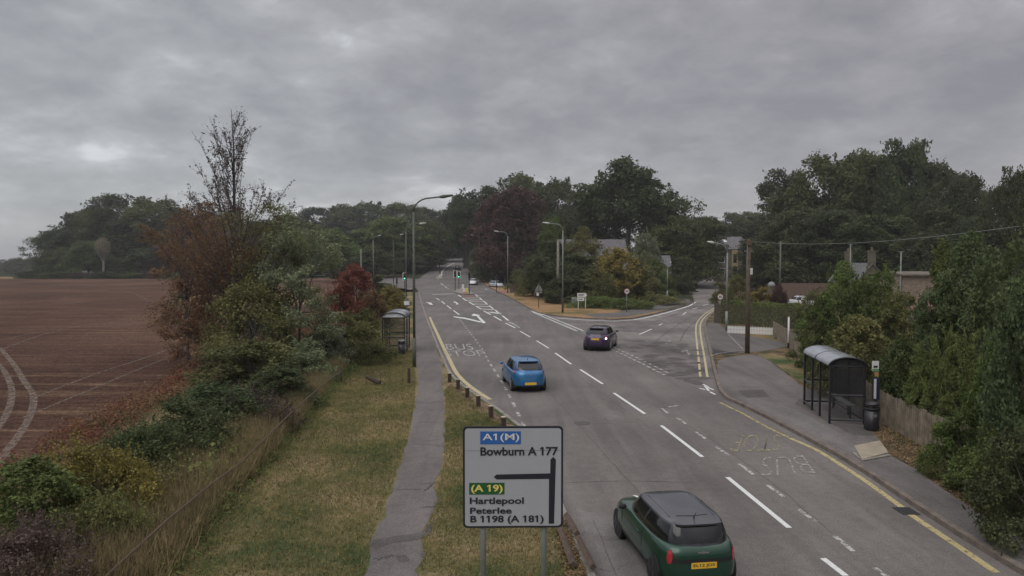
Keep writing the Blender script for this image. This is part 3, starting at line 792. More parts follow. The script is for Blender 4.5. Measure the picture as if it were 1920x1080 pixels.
# ------------------------------------------------------------------ cars
def se(c, e): return math.copysign(abs(c) ** e, c)
def lerpk(keys, t):
    for (a, va), (b, vb) in zip(keys, keys[1:]):
        if t <= b: return va + (vb - va) * (t - a) / (b - a)
    return keys[-1][1]
def car(name, label, loc, head, P, paintm, detail=True, group=None):
    root = thing(name, label, 'car', loc, math.radians(head), group)
    L, Wc, H = P['L'], P['W'], P['H']; zb = P['belt']; yf, yr = L / 2, -L / 2
    cowl, zn = P['cowl'], P['nose']
    n = P.get('n', 3.6); e = 2 / n
    wk = [(0, .90), (.12, .955), (.4, 1.0), (.7, .99), (.88, .965), (1, .91)]
    fk = [(0, -.14), (.15, -.02), (.35, 0), (.6, -.05), (.85, -.16), (1, -.30)]
    rk = [(0, .12), (.15, .01), (.35, 0), (.6, .02), (.85, P.get('rt', .07)), (1, P.get('rt', .07) + .09)]
    z0 = 0.19
    def top(y):
        if y < cowl: return zb + P.get('wedge', 0.03) * max(0, (-y) / (L / 2))
        t = (y - cowl) / (yf - cowl); return zb - (zb - zn) * t ** 1.7
    def body(t, f):
        s = 1.0
        if f > 1: s = 2 - f
        ff = min(f, 1)
        w = Wc / 2 * lerpk(wk, ff); a = yf + lerpk(fk, ff); b = yr + lerpk(rk, ff)
        yc = (a + b) / 2; l = (a - b) / 2
        x = w * se(math.cos(t), e) * s; y = yc + l * se(math.sin(t), e) * s
        z = z0 + (top(y) - z0) * ff
        if f > 1: z += 0.05 * (1 - s * s)
        return Vector((x, y, z))
    wb, wt = Wc / 2 * .90, Wc / 2 * P.get('wt', .68)
    y0r, y0f = P['cr0'], P['cf0']; y1r, y1f = P['cr1'], P['cf1']
    crown = P.get('crown', .07); zr = H - crown
    zb0 = zb - 0.02
    def cabin(t, s):
        q = 1.0; ss = max(0.0, min(s, 1))
        if s > 1: q = 2 - s
        w = wb + (wt - wb) * ss ** 1.15 + 0.015 * math.sin(math.pi * ss)
        a = y0f + (y1f - y0f) * ss; b = y0r + (y1r - y0r) * ss ** 1.3
        m = 2 / (3.2 + 1.6 * ss)
        yc, l = (a + b) / 2, (a - b) / 2
        z = zb0 + (zr - zb0) * ss
        if s > 1: z += crown * (1 - q ** 3.0)
        return Vector((w * se(math.cos(t), m) * q, yc + l * se(math.sin(t), m) * q, z))
    def shell(fn, levels, name, mat, nt_=72):
        m = MB(); N = nt_
        vs = [fn(2 * math.pi * k / N + 0.0001, f) for f in levels for k in range(N)]
        fs = [(i * N + k, i * N + (k + 1) % N, (i + 1) * N + (k + 1) % N, (i + 1) * N + k) for i in range(len(levels) - 1) for k in range(N)]
        m.add(vs, fs); return m.build(name, mat, root, True)
    def patch(fn, t0, t1, s0, s1, off, name, mat, par=root, nu=14, nv=6, skew=0.0, rnd_=False):
        d = 1e-3
        def g(u, v):
            if rnd_:
                a_, b_ = 2 * u - 1, 2 * v - 1; u = .5 + .5 * a_ * math.sqrt(1 - b_ * b_ / 2); v = .5 + .5 * b_ * math.sqrt(1 - a_ * a_ / 2)
            s = s0 + (s1 - s0) * v; t = t0 + (t1 - t0) * u + skew * (v - .5)
            p = fn(t, s); nrm = (fn(t + d, s) - fn(t - d, s)).cross(fn(t, s + d) - fn(t, s - d))
            return p + nrm.normalized() * off
        m = MB(); m.grid(g, nu, nv); return m.build(name, mat, par, True)
    shell(body, [0, .06, .12, .2, .3, .4, .5, .6, .7, .8, .88, .94, 1, 1.06, 1.15, 1.3, 1.5, 1.75, 1.99], 'body', paintm)
    rm = P.get('roofm', paintm)
    cab = shell(cabin, [0, .15, .3, .5, .7, .85, .95, 1.0, 1.03, 1.08, 1.16, 1.3, 1.5, 1.75, 1.99], 'cabin', rm)
    HP = math.pi / 2
    patch(cabin, HP - .74, HP + .74, .12, .92, .006, 'windscreen', M['glass'])
    patch(cabin, -HP - .60, -HP + .60, .20, .88, .006, 'rear_window', M['glass'])
    for c in (0, math.pi):
        sg = 1 if c == 0 else -1
        # front and rear side windows, split by the door pillar
        patch(cabin, c + sg * 0.0012, c + sg * 0.70, .16, .90, .006, 'side_window', M['glass'], nu=30)
        patch(cabin, c - sg * P.get('sw', .60), c - sg * 0.0012, .16, .90, .006, 'side_window', M['glass'], nu=30)
    # lower skirts
    shell(lambda t, f: body(t, f) + Vector((math.cos(t) * .006, math.sin(t) * .006, 0)), [0, .05, P.get('skirt', .12)], 'skirt', M['matblack'])
    m = MB(); m.box((0, 0, 0.26), (Wc * .8, L * .82, 0.12)); m.build('underbody', M['matblack'], root)
    R = P.get('R', .31)
    for sx in (-1, 1):
        for wy in (P['wf'], P['wr']):
            tb_ = min((body(-HP + math.pi * k / 199, .4) for k in range(200)), key=lambda q: abs(q.y - wy)); xo = abs(tb_.x) - .006
            m = MB(); m.tube([(sx * (xo - .12), wy, R + .01), (sx * xo, wy, R + .01)], R + .040, 28); m.build('wheel_arch', M['matblack'], root)
            m = MB(); m.tube([(sx * (xo - .20), wy, R), (sx * (xo - .012), wy, R), (sx * (xo + .004), wy, R)], [R, R, R - .03], 28)
            wh = m.build('wheel', M['tyre'], root)
            m = MB(); m.tube([(sx * (xo + .004), wy, R), (sx * (xo + .012), wy, R)], R * .30, 16)
            m.tube([(sx * (xo + .0), wy, R), (sx * (xo + .014), wy, R)], [R * .70, R * .62], 24)
            for k in range(5):
                a = 2 * math.pi * k / 5
                m.box((sx * (xo + .018), wy + math.cos(a) * R * .35, R + math.sin(a) * R * .35), (.012, R * .14, R * .62), rx=a - HP)
            m.build('rim', P.get('rim', M['rim']), wh)
    # mirrors
    for sx in (-1, 1):
        m = MB(); yy = P['cf0'] - .52
        m.lathe([(0.001, -.065), (.06, -.05), (.085, 0), (.06, .05), (.001, .065)], 12, (0, 0, 0))
        m.v = [(sx * (Wc / 2 + .06) + v[0] * 1.15, yy + v[1] * .7, zb + .05 + v[2]) for v in m.v]
        m.build('door_mirror', P.get('mirror', M['matblack']), root, True)
    if not detail: 
        for sx in (-1, 1):
            c = -HP + sx * .70
            patch(body, c - .1, c + .1, .62, .86, .008, 'taillight', M['tail'])
            c = HP - sx * .62
            patch(body, c - .12, c + .12, .55, .75, .008, 'headlight', M['head'])
        patch(body, HP - .25, HP + .25, .22, .32, .008, 'number_plate', M['sign_white'])
        return root
    for sx in (-1, 1):
        c = -HP + sx * P.get('tlc', .66); tw = P.get('tlw', .13)
        patch(body if not P.get('high') else body, c - tw, c + tw, P.get('tl0', .62), P.get('tl1', .90), .010, 'taillight', M['tail'], rnd_=True, skew=P.get('tsk', 0) * sx)
        if P.get('high'):
            c2 = -HP + sx * .80
            patch(cabin, c2 - .045, c2 + .06, .0, .72, .012, 'taillight', M['tail'], nu=4)
        c = HP - sx * .60
        patch(body, c - .13, c + .13, .58, .82, .010, 'headlight', M['head'], rnd_=True)
        # door outline, handle
        yy = P['wr'] + 0.62
        def side(y, f, off=.008):
            # surface point on the flank at that y
            lo_, hi_ = 0, HP
            best = None
            for k in range(80):
                t = -HP + math.pi * k / 79
                p = body(t, f)
                if best is None or abs(p.y - y) < abs(best.y - y): best = p
            return Vector((sx * (abs(best.x) + off), y, best.z))
        m = MB(); m.tube([side(yy, f, .001) for f in (.12, .3, .5, .7, .88, .97)], .006, 4); m.tube([side(P['wf'] - .42, f, .001) for f in (.3, .5, .7, .88, .97)], .006, 4)
        m.build('door_seam', M['matblack'], root)
        a = side(yy + .12, .80, .02); b = side(yy + .30, .80, .02)
        m = MB(); m.tube([a, (a + b) / 2 + Vector((sx * .012, 0, 0)), b], .014, 6); m.build('door_handle', P.get('handle', paintm), root, True)
    # plate
    pz = P.get('pz', .62); py_ = min(body(-HP, f_).y for f_ in (.3, .4, .5)) if pz < .5 else body(-HP, .6).y
    py_ = body(-HP, (pz - z0) / (zb - z0)).y - .012
    m = MB(); m.box((0, py_, pz), (.52, .012, .115)); pt = m.build('number_plate', M['plate'], root)
    if P.get('plate', ' ').strip():
        text_fit(P['plate'], lambda u, v: (-.22 + .44 * u, py_ - .008, pz - .036 + .072 * v), M['sign_black'], pt, 0.02)
    # rear bumper insert and badge
    patch(body, -HP - .60, -HP + .60, .03, .17, .012, 'bumper_insert', M['matblack'])
    bz = P.get('bz', .80); by = body(-HP, (bz - z0) / (zb - z0)).y - .012
    m = MB(); m.tube([(0, by + .01, bz), (0, by - .006, bz)], .034, 14)
    if P.get('wings'):
        m.box((-.075, by, bz + .003), (.085, .008, .022)); m.box((.075, by, bz + .003), (.085, .008, .022))
        m.box((-.068, by - .001, bz - .016), (.055, .008, .010)); m.box((.068, by - .001, bz - .016), (.055, .008, .010))
    m.build('badge', M['chrome'], root)
    m = MB(); ap = cabin(-HP, 1.22); m.tube([ap, ap + Vector((0, -.03, .05)), ap + Vector((0, -.12, .16))], [.016, .008, .004], 6); m.build('aerial', M['matblack'], root)
    c0 = cabin(-HP, .22); c1 = cabin(-HP + .45, .26)
    m = MB(); m.tube([c0 + Vector((0, -.02, .0)), c1 + Vector((0, -.02, 0))], .01, 5); m.build('wiper', M['matblack'], root)
    # roof spoiler lip over the rear window
    def sp(u, v):
        t = -HP - .62 + 1.24 * u
        p = cabin(t, 1.0 + .05 * (1 - v)) + Vector((0, -P.get('spo', .10) * v, .012 + .004 * v)); return p
    m = MB(); m.grid(sp, 14, 3); m.grid(lambda u, v: sp(u, v) - Vector((0, 0, .03)), 14, 3)
    m.grid(lambda u, v: sp(u, 1) - Vector((0, 0, .03 * v)), 14, 1)
    m.build('spoiler', rm, root, True)
    if P.get('stripes'):
        m = MB()
        for tt in (.62, math.pi - .62): m.tube([cabin(tt if k < 5 else -tt, 1.16) + Vector((0, 0, .004)) for k in (0, 9)], .007, 4)
        m.tube([cabin(-HP - .55, 1.30) + Vector((0, 0, .004)), cabin(-HP, 1.30) + Vector((0, 0, .004)), cabin(-HP + .55, 1.30) + Vector((0, 0, .004))], .007, 4)
        m.build('roof_seam', M['matblack'], root)
        for sx in (-1, 1):
            def st(u, v):
                y = cowl + .05 + (yf - .42 - cowl) * v; x = sx * .33 + (u - .5) * .07
                return Vector((x, y, top(y) + .052 - .05 * min(1, (abs(x) / (Wc / 2)) ** 2 + ((y / (L / 2)) ** 2) * .7) + .012))
            m = MB(); m.grid(st, 1, 8); m.build('bonnet_stripe', M['white'], root)
        patch(body, -HP - .62, -HP + .62, .60, .70, .009, 'bootlid_strip', M['matblack'])
    return root
HATCH = dict(L=3.80, W=1.71, H=1.38, belt=.92, cowl=.78, nose=.74, cf0=1.05, cf1=.42, cr0=-1.80, cr1=-1.58, wt=.71, wf=1.22, wr=-1.22, R=.305, n=5.0, crown=.06, rt=.03,
             plate='EL12 JDS', pz=.60, bz=.84, tlc=.56, tlw=.10, tl0=.56, tl1=.90, stripes=True, wings=True, spo=.10, sw=.80, skirt=.16)
HATCH['roofm'] = plain('roof_dark', (0.030, 0.032, 0.040), 0.28, var=0.1, coat=0.6); HATCH['rim'] = M['rim_dark']
p = (U(1300, 1088) + Vector((0, 0, 0)))
gm = carpaint('green_paint', (0.008, 0.050, 0.028), 0.35)
# rear bumper centre stands at about x 3.5, y 13.0
gh = math.radians(8)
grn = car('green_hatchback', 'dark green three door hatchback with black roof and white bonnet stripes nearest the camera', (3.42 - math.sin(gh) * 1.73, 12.40 + math.cos(gh) * 1.73, 0.0), 8, HATCH, gm)
grn.scale = (.91, .91, .91)
PUN = dict(L=4.03, W=1.69, H=1.42, belt=.92, cowl=1.0, nose=.70, cf0=1.35, cf1=.45, cr0=-1.88, cr1=-1.40, wt=.68, wf=1.24, wr=-1.26, R=.30, n=3.6, crown=.07, rt=.05,
           plate=' ', pz=.42, bz=.80, high=True, tl0=.86, tl1=.98, tlc=.80, tlw=.05, spo=.14, sw=.52)
bm_ = carpaint('blue_paint', (0.02, 0.145, 0.33), 0.4); PUN['mirror'] = bm_
bh = math.radians(9)
rear = U(995, 737)
car('blue_hatchback', 'bright blue five door hatchback with silver badge driving away past the bus bay', (rear.x - math.sin(bh) * 2.0, rear.y + math.cos(bh) * 2.0, 0), 9, PUN, bm_)
SUV = dict(L=4.35, W=1.81, H=1.54, belt=1.02, cowl=1.05, nose=.85, cf0=1.35, cf1=.50, cr0=-2.08, cr1=-1.62, wt=.66, wf=1.34, wr=-1.30, R=.34, n=3.8, crown=.08, rt=.06,
           plate=' ', pz=.80, bz=.93, tl0=.72, tl1=.94, tlc=.66, tlw=.13, spo=.16, sw=.52, skirt=.30)
sh = math.radians(-17)
rear = U(1116, 659)
nv = carpaint('navy_paint', (0.040, 0.020, 0.060), 0.4)
suv = car('dark_crossover', 'dark navy crossover car with its right indicator lit, turning towards the side road', (rear.x - math.sin(sh) * 2.1, rear.y + math.cos(sh) * 2.1, 0), -17, SUV, nv)
m = MB(); m.tube([(0.70, -2.06, .86), (0.70, -2.12, .86)], .06, 10); m.build('indicator', lampmat('indicator_glow', (1.0, .7, .75), 3.0), suv)
def farcar(name, label, px, py, head, P, pm):
    r = U(px, py); car(name, label, (r.x, r.y, r.z), head, P, pm, False)
wp = carpaint('white_car_paint', (0.62, 0.62, 0.64), 0.0); sp_ = carpaint('silver_car_paint', (0.42, 0.43, 0.46), 0.3); dk = carpaint('dark_car_paint', (0.02, 0.021, 0.026), 0.3)
farcar('white_car', 'white hatchback coming towards the traffic lights', 888, 534, 176, PUN, wp)
farcar('silver_car', 'silver car with dark windscreen parked by the right kerb behind the signal pole', 930, 539, 215, PUN, sp_)
farcar('dark_car', 'dark car driving away just beyond the island traffic signals', 859, 506, 0, SUV, dk)
farcar('dark_car', 'dark car with headlights on coming down the far road on the left', 812, 501, 165, PUN, dk)
farcar('dark_car', 'tiny dark car at the top of the hill where the road bends', 862, 482, 170, SUV, dk)
gx = At(1500, 560, 84)
car('white_vehicle', 'white roofed car parked behind the clipped hedge', (gx.x, 84, 0.1), 8, SUV, wp, False)

# ------------------------------------------------------------------ bus shelters
def shelter(name, label, loc, rz, Ls, Wd_, He, end_panel, group):
    """long side along local y, open side at -x"""
    r = thing(name, label, 'bus shelter', loc, rz, group); q = .07
    arch = .30
    for x in (0, Wd_):
        for y in ((0, Ls * .36, Ls * .66, Ls) if x == 0 else (0, Ls / 2, Ls)):
            m = MB(); m.box((x, y, He / 2), (q, q, He)); m.build('post', M['black'], r)
    def rail(a, b, s=.05):
        m = MB(); m.tube([a, b], s / 1.3, 4); m.build('rail', M['black'], r)
    for y in (0, Ls):
        rail((0, y, He * .99), (Wd_, y, He * .99)); rail((0, y, .14), (Wd_, y, .14)); rail((0, y, 1.02), (Wd_, y, 1.02))
    for z in (.14, 1.02, He * .99): rail((Wd_, 0, z), (Wd_, Ls, z))
    rail((0, 0, He * .99), (0, Ls, He * .99)); rail((0, Ls * .66, 1.02), (0, Ls, 1.02)); rail((0, Ls * .66, .14), (0, Ls, .14)); rail((0, 0, 1.02), (0, Ls * .02, 1.02))
    N = 14
    def ar(u): 
        a = math.pi * u; return (Wd_ / 2 - (Wd_ / 2 + .06) * math.cos(a), He + arch * math.sin(a))
    for k, (y0, y1) in enumerate(((-.06, Ls / 2 - .03), (Ls / 2 + .03, Ls + .06))):
        m = MB()
        m.grid(lambda u, v: (ar(u)[0], y0 + (y1 - y0) * v, ar(u)[1] + .02), N, 1)
        m.grid(lambda u, v: (ar(u)[0], y0 + (y1 - y0) * v, ar(u)[1] + .008), N, 1)
        m.build('roof_sheet', M['shelter_roof'], r, True)
    for y in (-.06, Ls / 2, Ls + .06):
        m = MB(); m.tube([(ar(i / N)[0], y, ar(i / N)[1]) for i in range(N + 1)], .034, 6); m.build('roof_hoop', M['black'], r, True)
    for y in (-.0, Ls):
        m = MB(); pts = [(ar(i / N)[0] * .96 + Wd_ * .02, ar(i / N)[1] - .03) for i in range(N + 1)]
        m.prism(pts, 'y', y - .006, y + .006); m.build('gable_panel', M[end_panel if end_panel == 'dark_glass' else 'white_gable'] if y == 0 else M['shelter_glass'], r)
    for (x0, y0, x1, y1, mt) in ((0, 0, Wd_, 0, 'shelter_glass'), (0, Ls, Wd_, Ls, 'shelter_glass'), (Wd_, 0, Wd_, Ls, 'shelter_glass')):
        for za, zb_ in ((.20, .98), (1.07, He * .96)):
            m = MB(); cx, cy = (x0 + x1) / 2, (y0 + y1) / 2
            m.box((cx, cy, (za + zb_) / 2), (max(abs(x1 - x0) - .09, .012), max(abs(y1 - y0) - .09, .012), zb_ - za)); m.build('pane', M[end_panel if (y0 == 0 and y1 == 0 and za > 1) else mt], r)
    m = MB(); m.box((Wd_ - .28, Ls / 2, .58), (.26, Ls * .8, .04)); m.build('bench', M['metal_grey'], r)
    for y in (Ls * .2, Ls * .8):
        m = MB(); m.box((Wd_ - .25, y, .3), (.05, .05, .56)); m.build('bench_leg', M['black'], r)
    return r
a = U(1555, 794, .11); b = U(1508, 758, .11)
ang = math.atan2(b.y - a.y, b.x - a.x) - math.pi / 2
shelter('bus_shelter', 'large black bus shelter with arched grey roof on the right pavement', (a.x, a.y, .11), ang, 3.4, 1.16, 2.08, 'dark_glass', 'bus shelters')
a = U(718, 663, .11)
shelter('bus_shelter', 'narrow black bus shelter with arched white gable beside the left footpath', (a.x, a.y, .11), math.radians(2), 2.9, 1.33, 2.25, 'shelter_glass', 'bus shelters').name = 'bus_shelter.001'

def bin_(label, p, hh=.98, r=.24):
    t = thing('litter_bin', label, 'litter bin', p, 0.2, 'litter bins')
    m = MB(); m.lathe([(r * .9, 0), (r, .05), (r, hh * .72)], 18); m.build('body', M['black'], t, True)
    m = MB(); m.lathe([(r * 1.06, hh * .72), (r * 1.08, hh * .80)], 18); m.build('band', M['matblack'], t, True)
    m = MB()
    for k in range(4):
        a_ = math.pi / 4 + k * math.pi / 2; m.box((math.cos(a_) * r * .9, math.sin(a_) * r * .9, hh * .85), (.12, .03, hh * .14), rz=a_ + math.pi / 2)
    m.build('hood_post', M['black'], t)
    m = MB(); m.lathe([(r * 1.07, hh * .90), (r * 1.05, hh * .94), (r * .7, hh * .99), (.02, hh)], 18); m.build('lid', M['metal_grey' if 'left' in label else 'black'], t, True)
    m = MB(); m.box((-.05, -r * 1.01, hh * .55), (.10, .01, .10)); m.build('badge', M['metal_grey'], t)
    return t
bin_('black litter bin in front of the bus stop flag on the right pavement', U(1634, 806, .11))
bin_('small black litter bin at the front of the left bus shelter', U(753, 664, .11), .90, .22)

p = U(1640, 790, .11)
t = thing('bus_stop_flag', 'black bus stop pole with white and green flag and timetable case by the fence', 'bus stop sign', p)
m = MB(); m.tube([(0, 0, 0), (0, 0, 2.15)], .045, 10); m.build('pole', M['black'], t, True)
m = MB(); m.box((-.03, -.03, 2.02), (.24, .03, .36)); fl = m.build('flag', M['sign_white'], t)
m = MB(); m.box((-.03, -.047, 2.0), (.15, .004, .07)); m.box((-.07, -.047, 1.955), (.03, .004, .03)); m.box((.01, -.047, 1.955), (.03, .004, .03)); m.build('bus_symbol', M['matblack'], fl)
m = MB(); m.box((-.03, -.047, 1.885), (.235, .004, .06)); m.build('green_band', plain('flag_green', (.05, .3, .06), .5), fl)
m = MB(); m.box((.01, -.035, 1.72), (.14, .03, .16)); m.build('notice', plain('notice_orange', (.38, .24, .08), .6), t)
m = MB(); m.box((.0, -.04, 1.20), (.24, .05, .80)); cs = m.build('timetable_case', plain('case_navy', (.02, .025, .06), .4), t)
m = MB(); m.box((-.045, -.068, 1.20), (.09, .004, .72)); m.build('timetable', M['sign_white'], cs)
p = U(763, 625, .11)
t = thing('bus_stop_flag', 'small white bus stop sign on a grey pole behind the left bus shelter', 'bus stop sign', p)
m = MB(); m.tube([(0, 0, 0), (0, 0, 2.7)], .04, 8); m.build('pole', M['metal_green'], t, True)
m = MB(); m.box((.0, -.03, 2.4), (.42, .03, .32)); m.build('flag', M['sign_white'], t)

# ------------------------------------------------------------------ lamp columns, poles, signals
def lamp(label, px, py, top, arm, style='grey', head=True, D=None, base=None):
    """arm in pixels, sign gives the side"""
    if D is None: g = U(px, py, .1)
    else: x = At(px, 500, D).x; g = Vector((x, D, h(x, D) + .1))
    H = ZT(top, g.y) - g.z; ar = arm / F * g.y
    mt = M['metal_green'] if style == 'green' else M['metal_grey']
    t = thing('street_lamp', label, 'street lamp', g, 0, 'street lamps along the roads')
    m = MB(); m.tube([(0, 0, 0), (0, 0, 1.6)], .105, 10); m.build('base', M[base] if base else mt, t, True)
    m = MB(); m.tube([(0, 0, 1.6), (0, 0, H - .9)], [.075, .055], 10); m.build('column', mt, t, True)
    sg = 1 if ar > 0 else -1; A = abs(ar); r = min(.9, A * .5)
    path = [(0, 0, H - .9)] + [(sg * (r - r * math.cos(a)), 0, H - .9 + .75 * math.sin(a)) for a in [i * math.pi / 2 / 6 for i in range(1, 7)]] + [(sg * A * .72, 0, H - .08)]
    m = MB(); m.tube(path, .042, 8); m.build('arm', mt, t, True)
    m = MB(); m.tube([(sg * A * .66, 0, H - .10), (sg * A * .76, 0, H - .07), (sg * A, 0, H), ], [.06, .10, .05], 8); m.v = [(x, y * 1.5, z) for x, y, z in m.v]
    m.build('lantern', M['lampglass'] if head else M['metal_green'], t, True)
    return t
lamp('tall grey street lamp beside the left footpath, in front of the left bus shelter row', 777, 688, 366, 74, 'green', False)
lamp('street lamp directly behind the left bus shelter, its arm just below the tallest lamp', 762, 582, 418, 38, 'green')
lamp('street lamp at the left junction with a short arm meeting the tall lamp', 738, 548, 439, 19, 'green')
lamp('street lamp far left of the junction against the dark trees', 700, 0, 441, 15, 'grey', D=132)
lamp('street lamp beyond the parked silver car, half hidden by dark trees', 899, 0, 440, -17, 'grey', D=165)
lamp('street lamp with dark base beside the red tarmac strip right of the island', 952, 549, 433, -26, 'grey', base='timber')
lamp('street lamp standing on the dry corner green with rusty base', 1055, 586, 417, -38, 'grey', base='timber')
lamp('short street lamp beside the side road bushes', 1251, 567, 491, 7, 'grey')
lamp('grey street lamp in front of the clipped hedge by the white picket fence', 1362, 620, 453, -38, 'grey')

def pole(name, label, px, py, top, r, mat, D=None, cat='pole', taper=.75):
    if D is None: g = U(px, py, .08)
    else: x = At(px, 500, D).x; g = Vector((x, D, h(x, D)))
    H = ZT(top, g.y) - g.z
    t = thing(name, label, cat, g)
    m = MB(); m.tube([(0, 0, 0), (0, 0, H)], [r, r * taper], 12); m.build('shaft', M[mat], t, True)
    return t, H
tp, Ht_ = pole('telegraph_pole', 'brown wooden telegraph pole with fittings between driveway and pavement', 1401, 663, 448, .15, 'pole', cat='telegraph pole')
m = MB(); m.box((0, -.16, Ht_ - .25), (.30, .08, .30)); m.build('junction_box', M['pole'], tp)
m = MB(); m.tube([(-.12, -.12, Ht_ - 1.9), (-.12, -.12, Ht_ - .3)], .03, 6); m.build('cable_guard', M['metal_grey'], tp)
m = MB(); m.box((.14, -.14, Ht_ - 2.0), (.14, .1, .4)); m.build('small_box', M['lampglass'], tp)
m = MB(); m.box((0, 0, Ht_ - .75), (.5, .06, .06)); m.build('step_bar', M['metal_grey'], tp)
pole('telegraph_pole', 'thin pale pole standing before the big dark trees right of the stone house', 1463, 0, 452, .13, 'metal_green', D=92, cat='telegraph pole')
pole('telegraph_pole', 'pale grey wooden pole just left of the street lamp on the corner green', 1046, 567, 449, .20, 'bark_pale', cat='telegraph pole')
pole('telegraph_pole', 'pale telegraph pole behind the white car on the main road', 917, 528, 453, .16, 'bark_pale', cat='telegraph pole')
pole('telegraph_pole', 'thin pale pole behind the red leaved bush left of the junction', 677, 0, 467, .16, 'bark_pale', D=128, cat='telegraph pole')
wpole, wh = pole('marker_post', 'slim white post with dark foot beside the brown board fence', 1478, 653, 594, .055, 'white', cat='post', taper=1)
m = MB(); m.tube([(0, 0, 0), (0, 0, .35)], .07, 10); m.build('foot', M['matblack'], wpole)
m = MB(); m.tube([(0, 0, wh - .02), (0, 0, wh + .06)], .06, 8); m.build('cap', M['metal_grey'], wpole)
m = MB()
A0 = At(1403, 452, 45); A1 = At(1995, 412, 22)
m.tube([A0.lerp(A1, i / 40) - Vector((0, 0, .42 * 4 * (i / 40) * (1 - i / 40))) for i in range(41)], .011, 5)
o = m.build('overhead_cable', M['metal_grey'], None); props(o, 'grey overhead cable running from the brown telegraph pole across the right trees', 'cable')
m = MB(); A1 = At(1325, 470, 110); m.tube([A0.lerp(A1, i / 20) - Vector((0, 0, .5 * 4 * (i / 20) * (1 - i / 20))) for i in range(21)], .012, 4)
o = m.build('overhead_cable', M['metal_green'], None); props(o, 'thin dark cable from the brown telegraph pole towards the stone house', 'cable')

def signal(label, px, py, top, heads, facing=True, lit=None):
    g = U(px, py, .02); H = ZT(top, g.y) - g.z
    t = thing('traffic_light', label, 'traffic light', g, 0, 'traffic lights at the junction')
    m = MB(); m.tube([(0, 0, 0), (0, 0, H)], .065, 8); m.build('pole', M['black'], t)
    for dx in heads:
        if facing:
            m = MB(); m.prism(rrect(dx - .34, H - 1.35, dx + .34, H, .08), 'y', -.02, .02); bd = m.build('backing_board', M['sign_white'], t)
            m = MB(); m.prism(rrect(dx - .24, H - 1.25, dx + .24, H - .1, .06), 'y', -.05, -.021); m.build('board_face', M['matblack'], bd)
        m = MB(); m.box((dx, -.08 if facing else .08, H - .68), (.28, .2, 1.0)); m.build('signal_head', M['matblack'], t)
        if facing:
            for k, z in enumerate((H - .33, H - .68, H - 1.02)):
                m = MB(); m.tube([(dx, -.18, z), (dx, -.20, z)], .10, 12)
                m.build('lens', M['green_lamp'] if (lit == 'green' and k == 2) else M['dark_window'], t)
    return t
signal('traffic light showing green on the left footpath corner', 759, 551, 511, (0,), True, 'green')
signal('left one of two traffic lights side by side on the island, no lamp lit', 853.5, 545, 507, (0,), True, None)
signal('right one of two traffic lights side by side on the island, showing green', 860.5, 543, 509, (0,), True, 'green')
signal('traffic light turned away at the striped end of the island', 880, 552, 511, (0,), False)
signal('thin dark traffic light turned away, standing in front of the silver car', 931, 548, 512, (0,), False)
signal('dark traffic light on the small far island, turned away', 824, 520, 494, (0,), False)
signal('short dark traffic light turned away beside the lamp with the dark base', 947, 545, 515, (0,), False)
signal('dark signal pole on the left footpath behind the green traffic light', 744, 547, 520, (0,), False)
# islands
sheet('traffic_island', pl([(850, 548), (858, 543), (866, 540), (878, 546), (890, 552), (868, 553)]), .11, M['kerb'])
sheet('traffic_island', pl([(817, 521), (820, 517), (830, 519), (829, 524), (820, 525)]), .11, M['kerb'])
sheet('red_surface', pl([(869, 554), (889, 553), (893, 557), (872, 558)]), .005, plain('red_tarmac', (.16, .09, .08), .9))
sheet('red_crossing', pl([(928, 546), (950, 546), (960, 552), (944, 553)]), .112, plain('red_paving', (.22, .11, .08), .9))
def bollard(label, px, py, hh=1.0, y=False):
    g = U(px, py, .1); t = thing('island_bollard', label, 'bollard', g, 0, 'lit bollards on the islands')
    m = MB(); m.lathe([(.2, 0), (.2, .2)], 10); m.build('base', plain('bollard_amber', (.5, .2, .08), .5), t)
    m = MB(); m.prism(rrect(-.19, .2, .19, hh, .1), 'y', -.12, .12); m.build('body', M['sign_white'] if not y else M['sign_yellow'], t)
bollard('white bollard on the far island at the foot of the dark signal', 825, 522)
bollard('tall white bollard in the middle of the near island', 868, 544, 1.1)
bollard('pale bollard at the front left of the near island', 870, 550, .9)
bollard('yellowish bollard at the front right of the near island', 875, 550, .9, True)

# small signs
def post_sign(name, label, px, py, top, r=.035, mat='metal_grey'):
    g = U(px, py, .1); H = ZT(top, g.y) - g.z
    t = thing(name, label, 'road sign', g); m = MB(); m.tube([(0, 0, 0), (0, 0, H)], r * 1.3, 8); m.build('post', M[mat], t, True); return t, H
t, H = post_sign('warning_sign', 'triangular sign seen from behind on a pole on the corner green', 1010, 577, 531, mat='rail')
m = MB(); m.prism([(-.50, H - .92), (.50, H - .92), (0, H - .02)], 'y', .03, .05); m.build('plate', M['metal_grey'], t)
m = MB(); m.box((0, .04, H - 1.10), (.8, .02, .20)); m.build('sub_plate', M['metal_grey'], t)
m = MB(); m.box((-.12, -.06, H - 1.35), (.26, .08, .32)); m.build('sensor_box', M['sign_white'], t)
def speed(label, px, py, top):
    t, H = post_sign('speed_limit_sign', label, px, py, top)
    t['group'] = 'round speed limit signs'
    m = MB(); m.tube([(0, -.02, H - .3), (0, -.04, H - .3)], .31, 24); d = m.build('disc', M['sign_red'], t)
    m = MB(); m.tube([(0, -.04, H - .3), (0, -.045, H - .3)], .26, 24); m.build('disc_face', M['sign_white'], d)
    text_fit('30', lambda u, v: (-.17 + .34 * u, -.052, H - .43 + .26 * v), M['sign_black'], d, .03)
speed('round white 30 sign on a pale post in front of the corner bushes', 1175, 585, 541)
speed('round white 30 sign at the end of the clipped hedge', 1350, 592, 551)
g = U(1091, 579, .1)
t = thing('flag_sign', 'low white direction sign pointing right on two short posts by the cabinet', 'road sign', g)
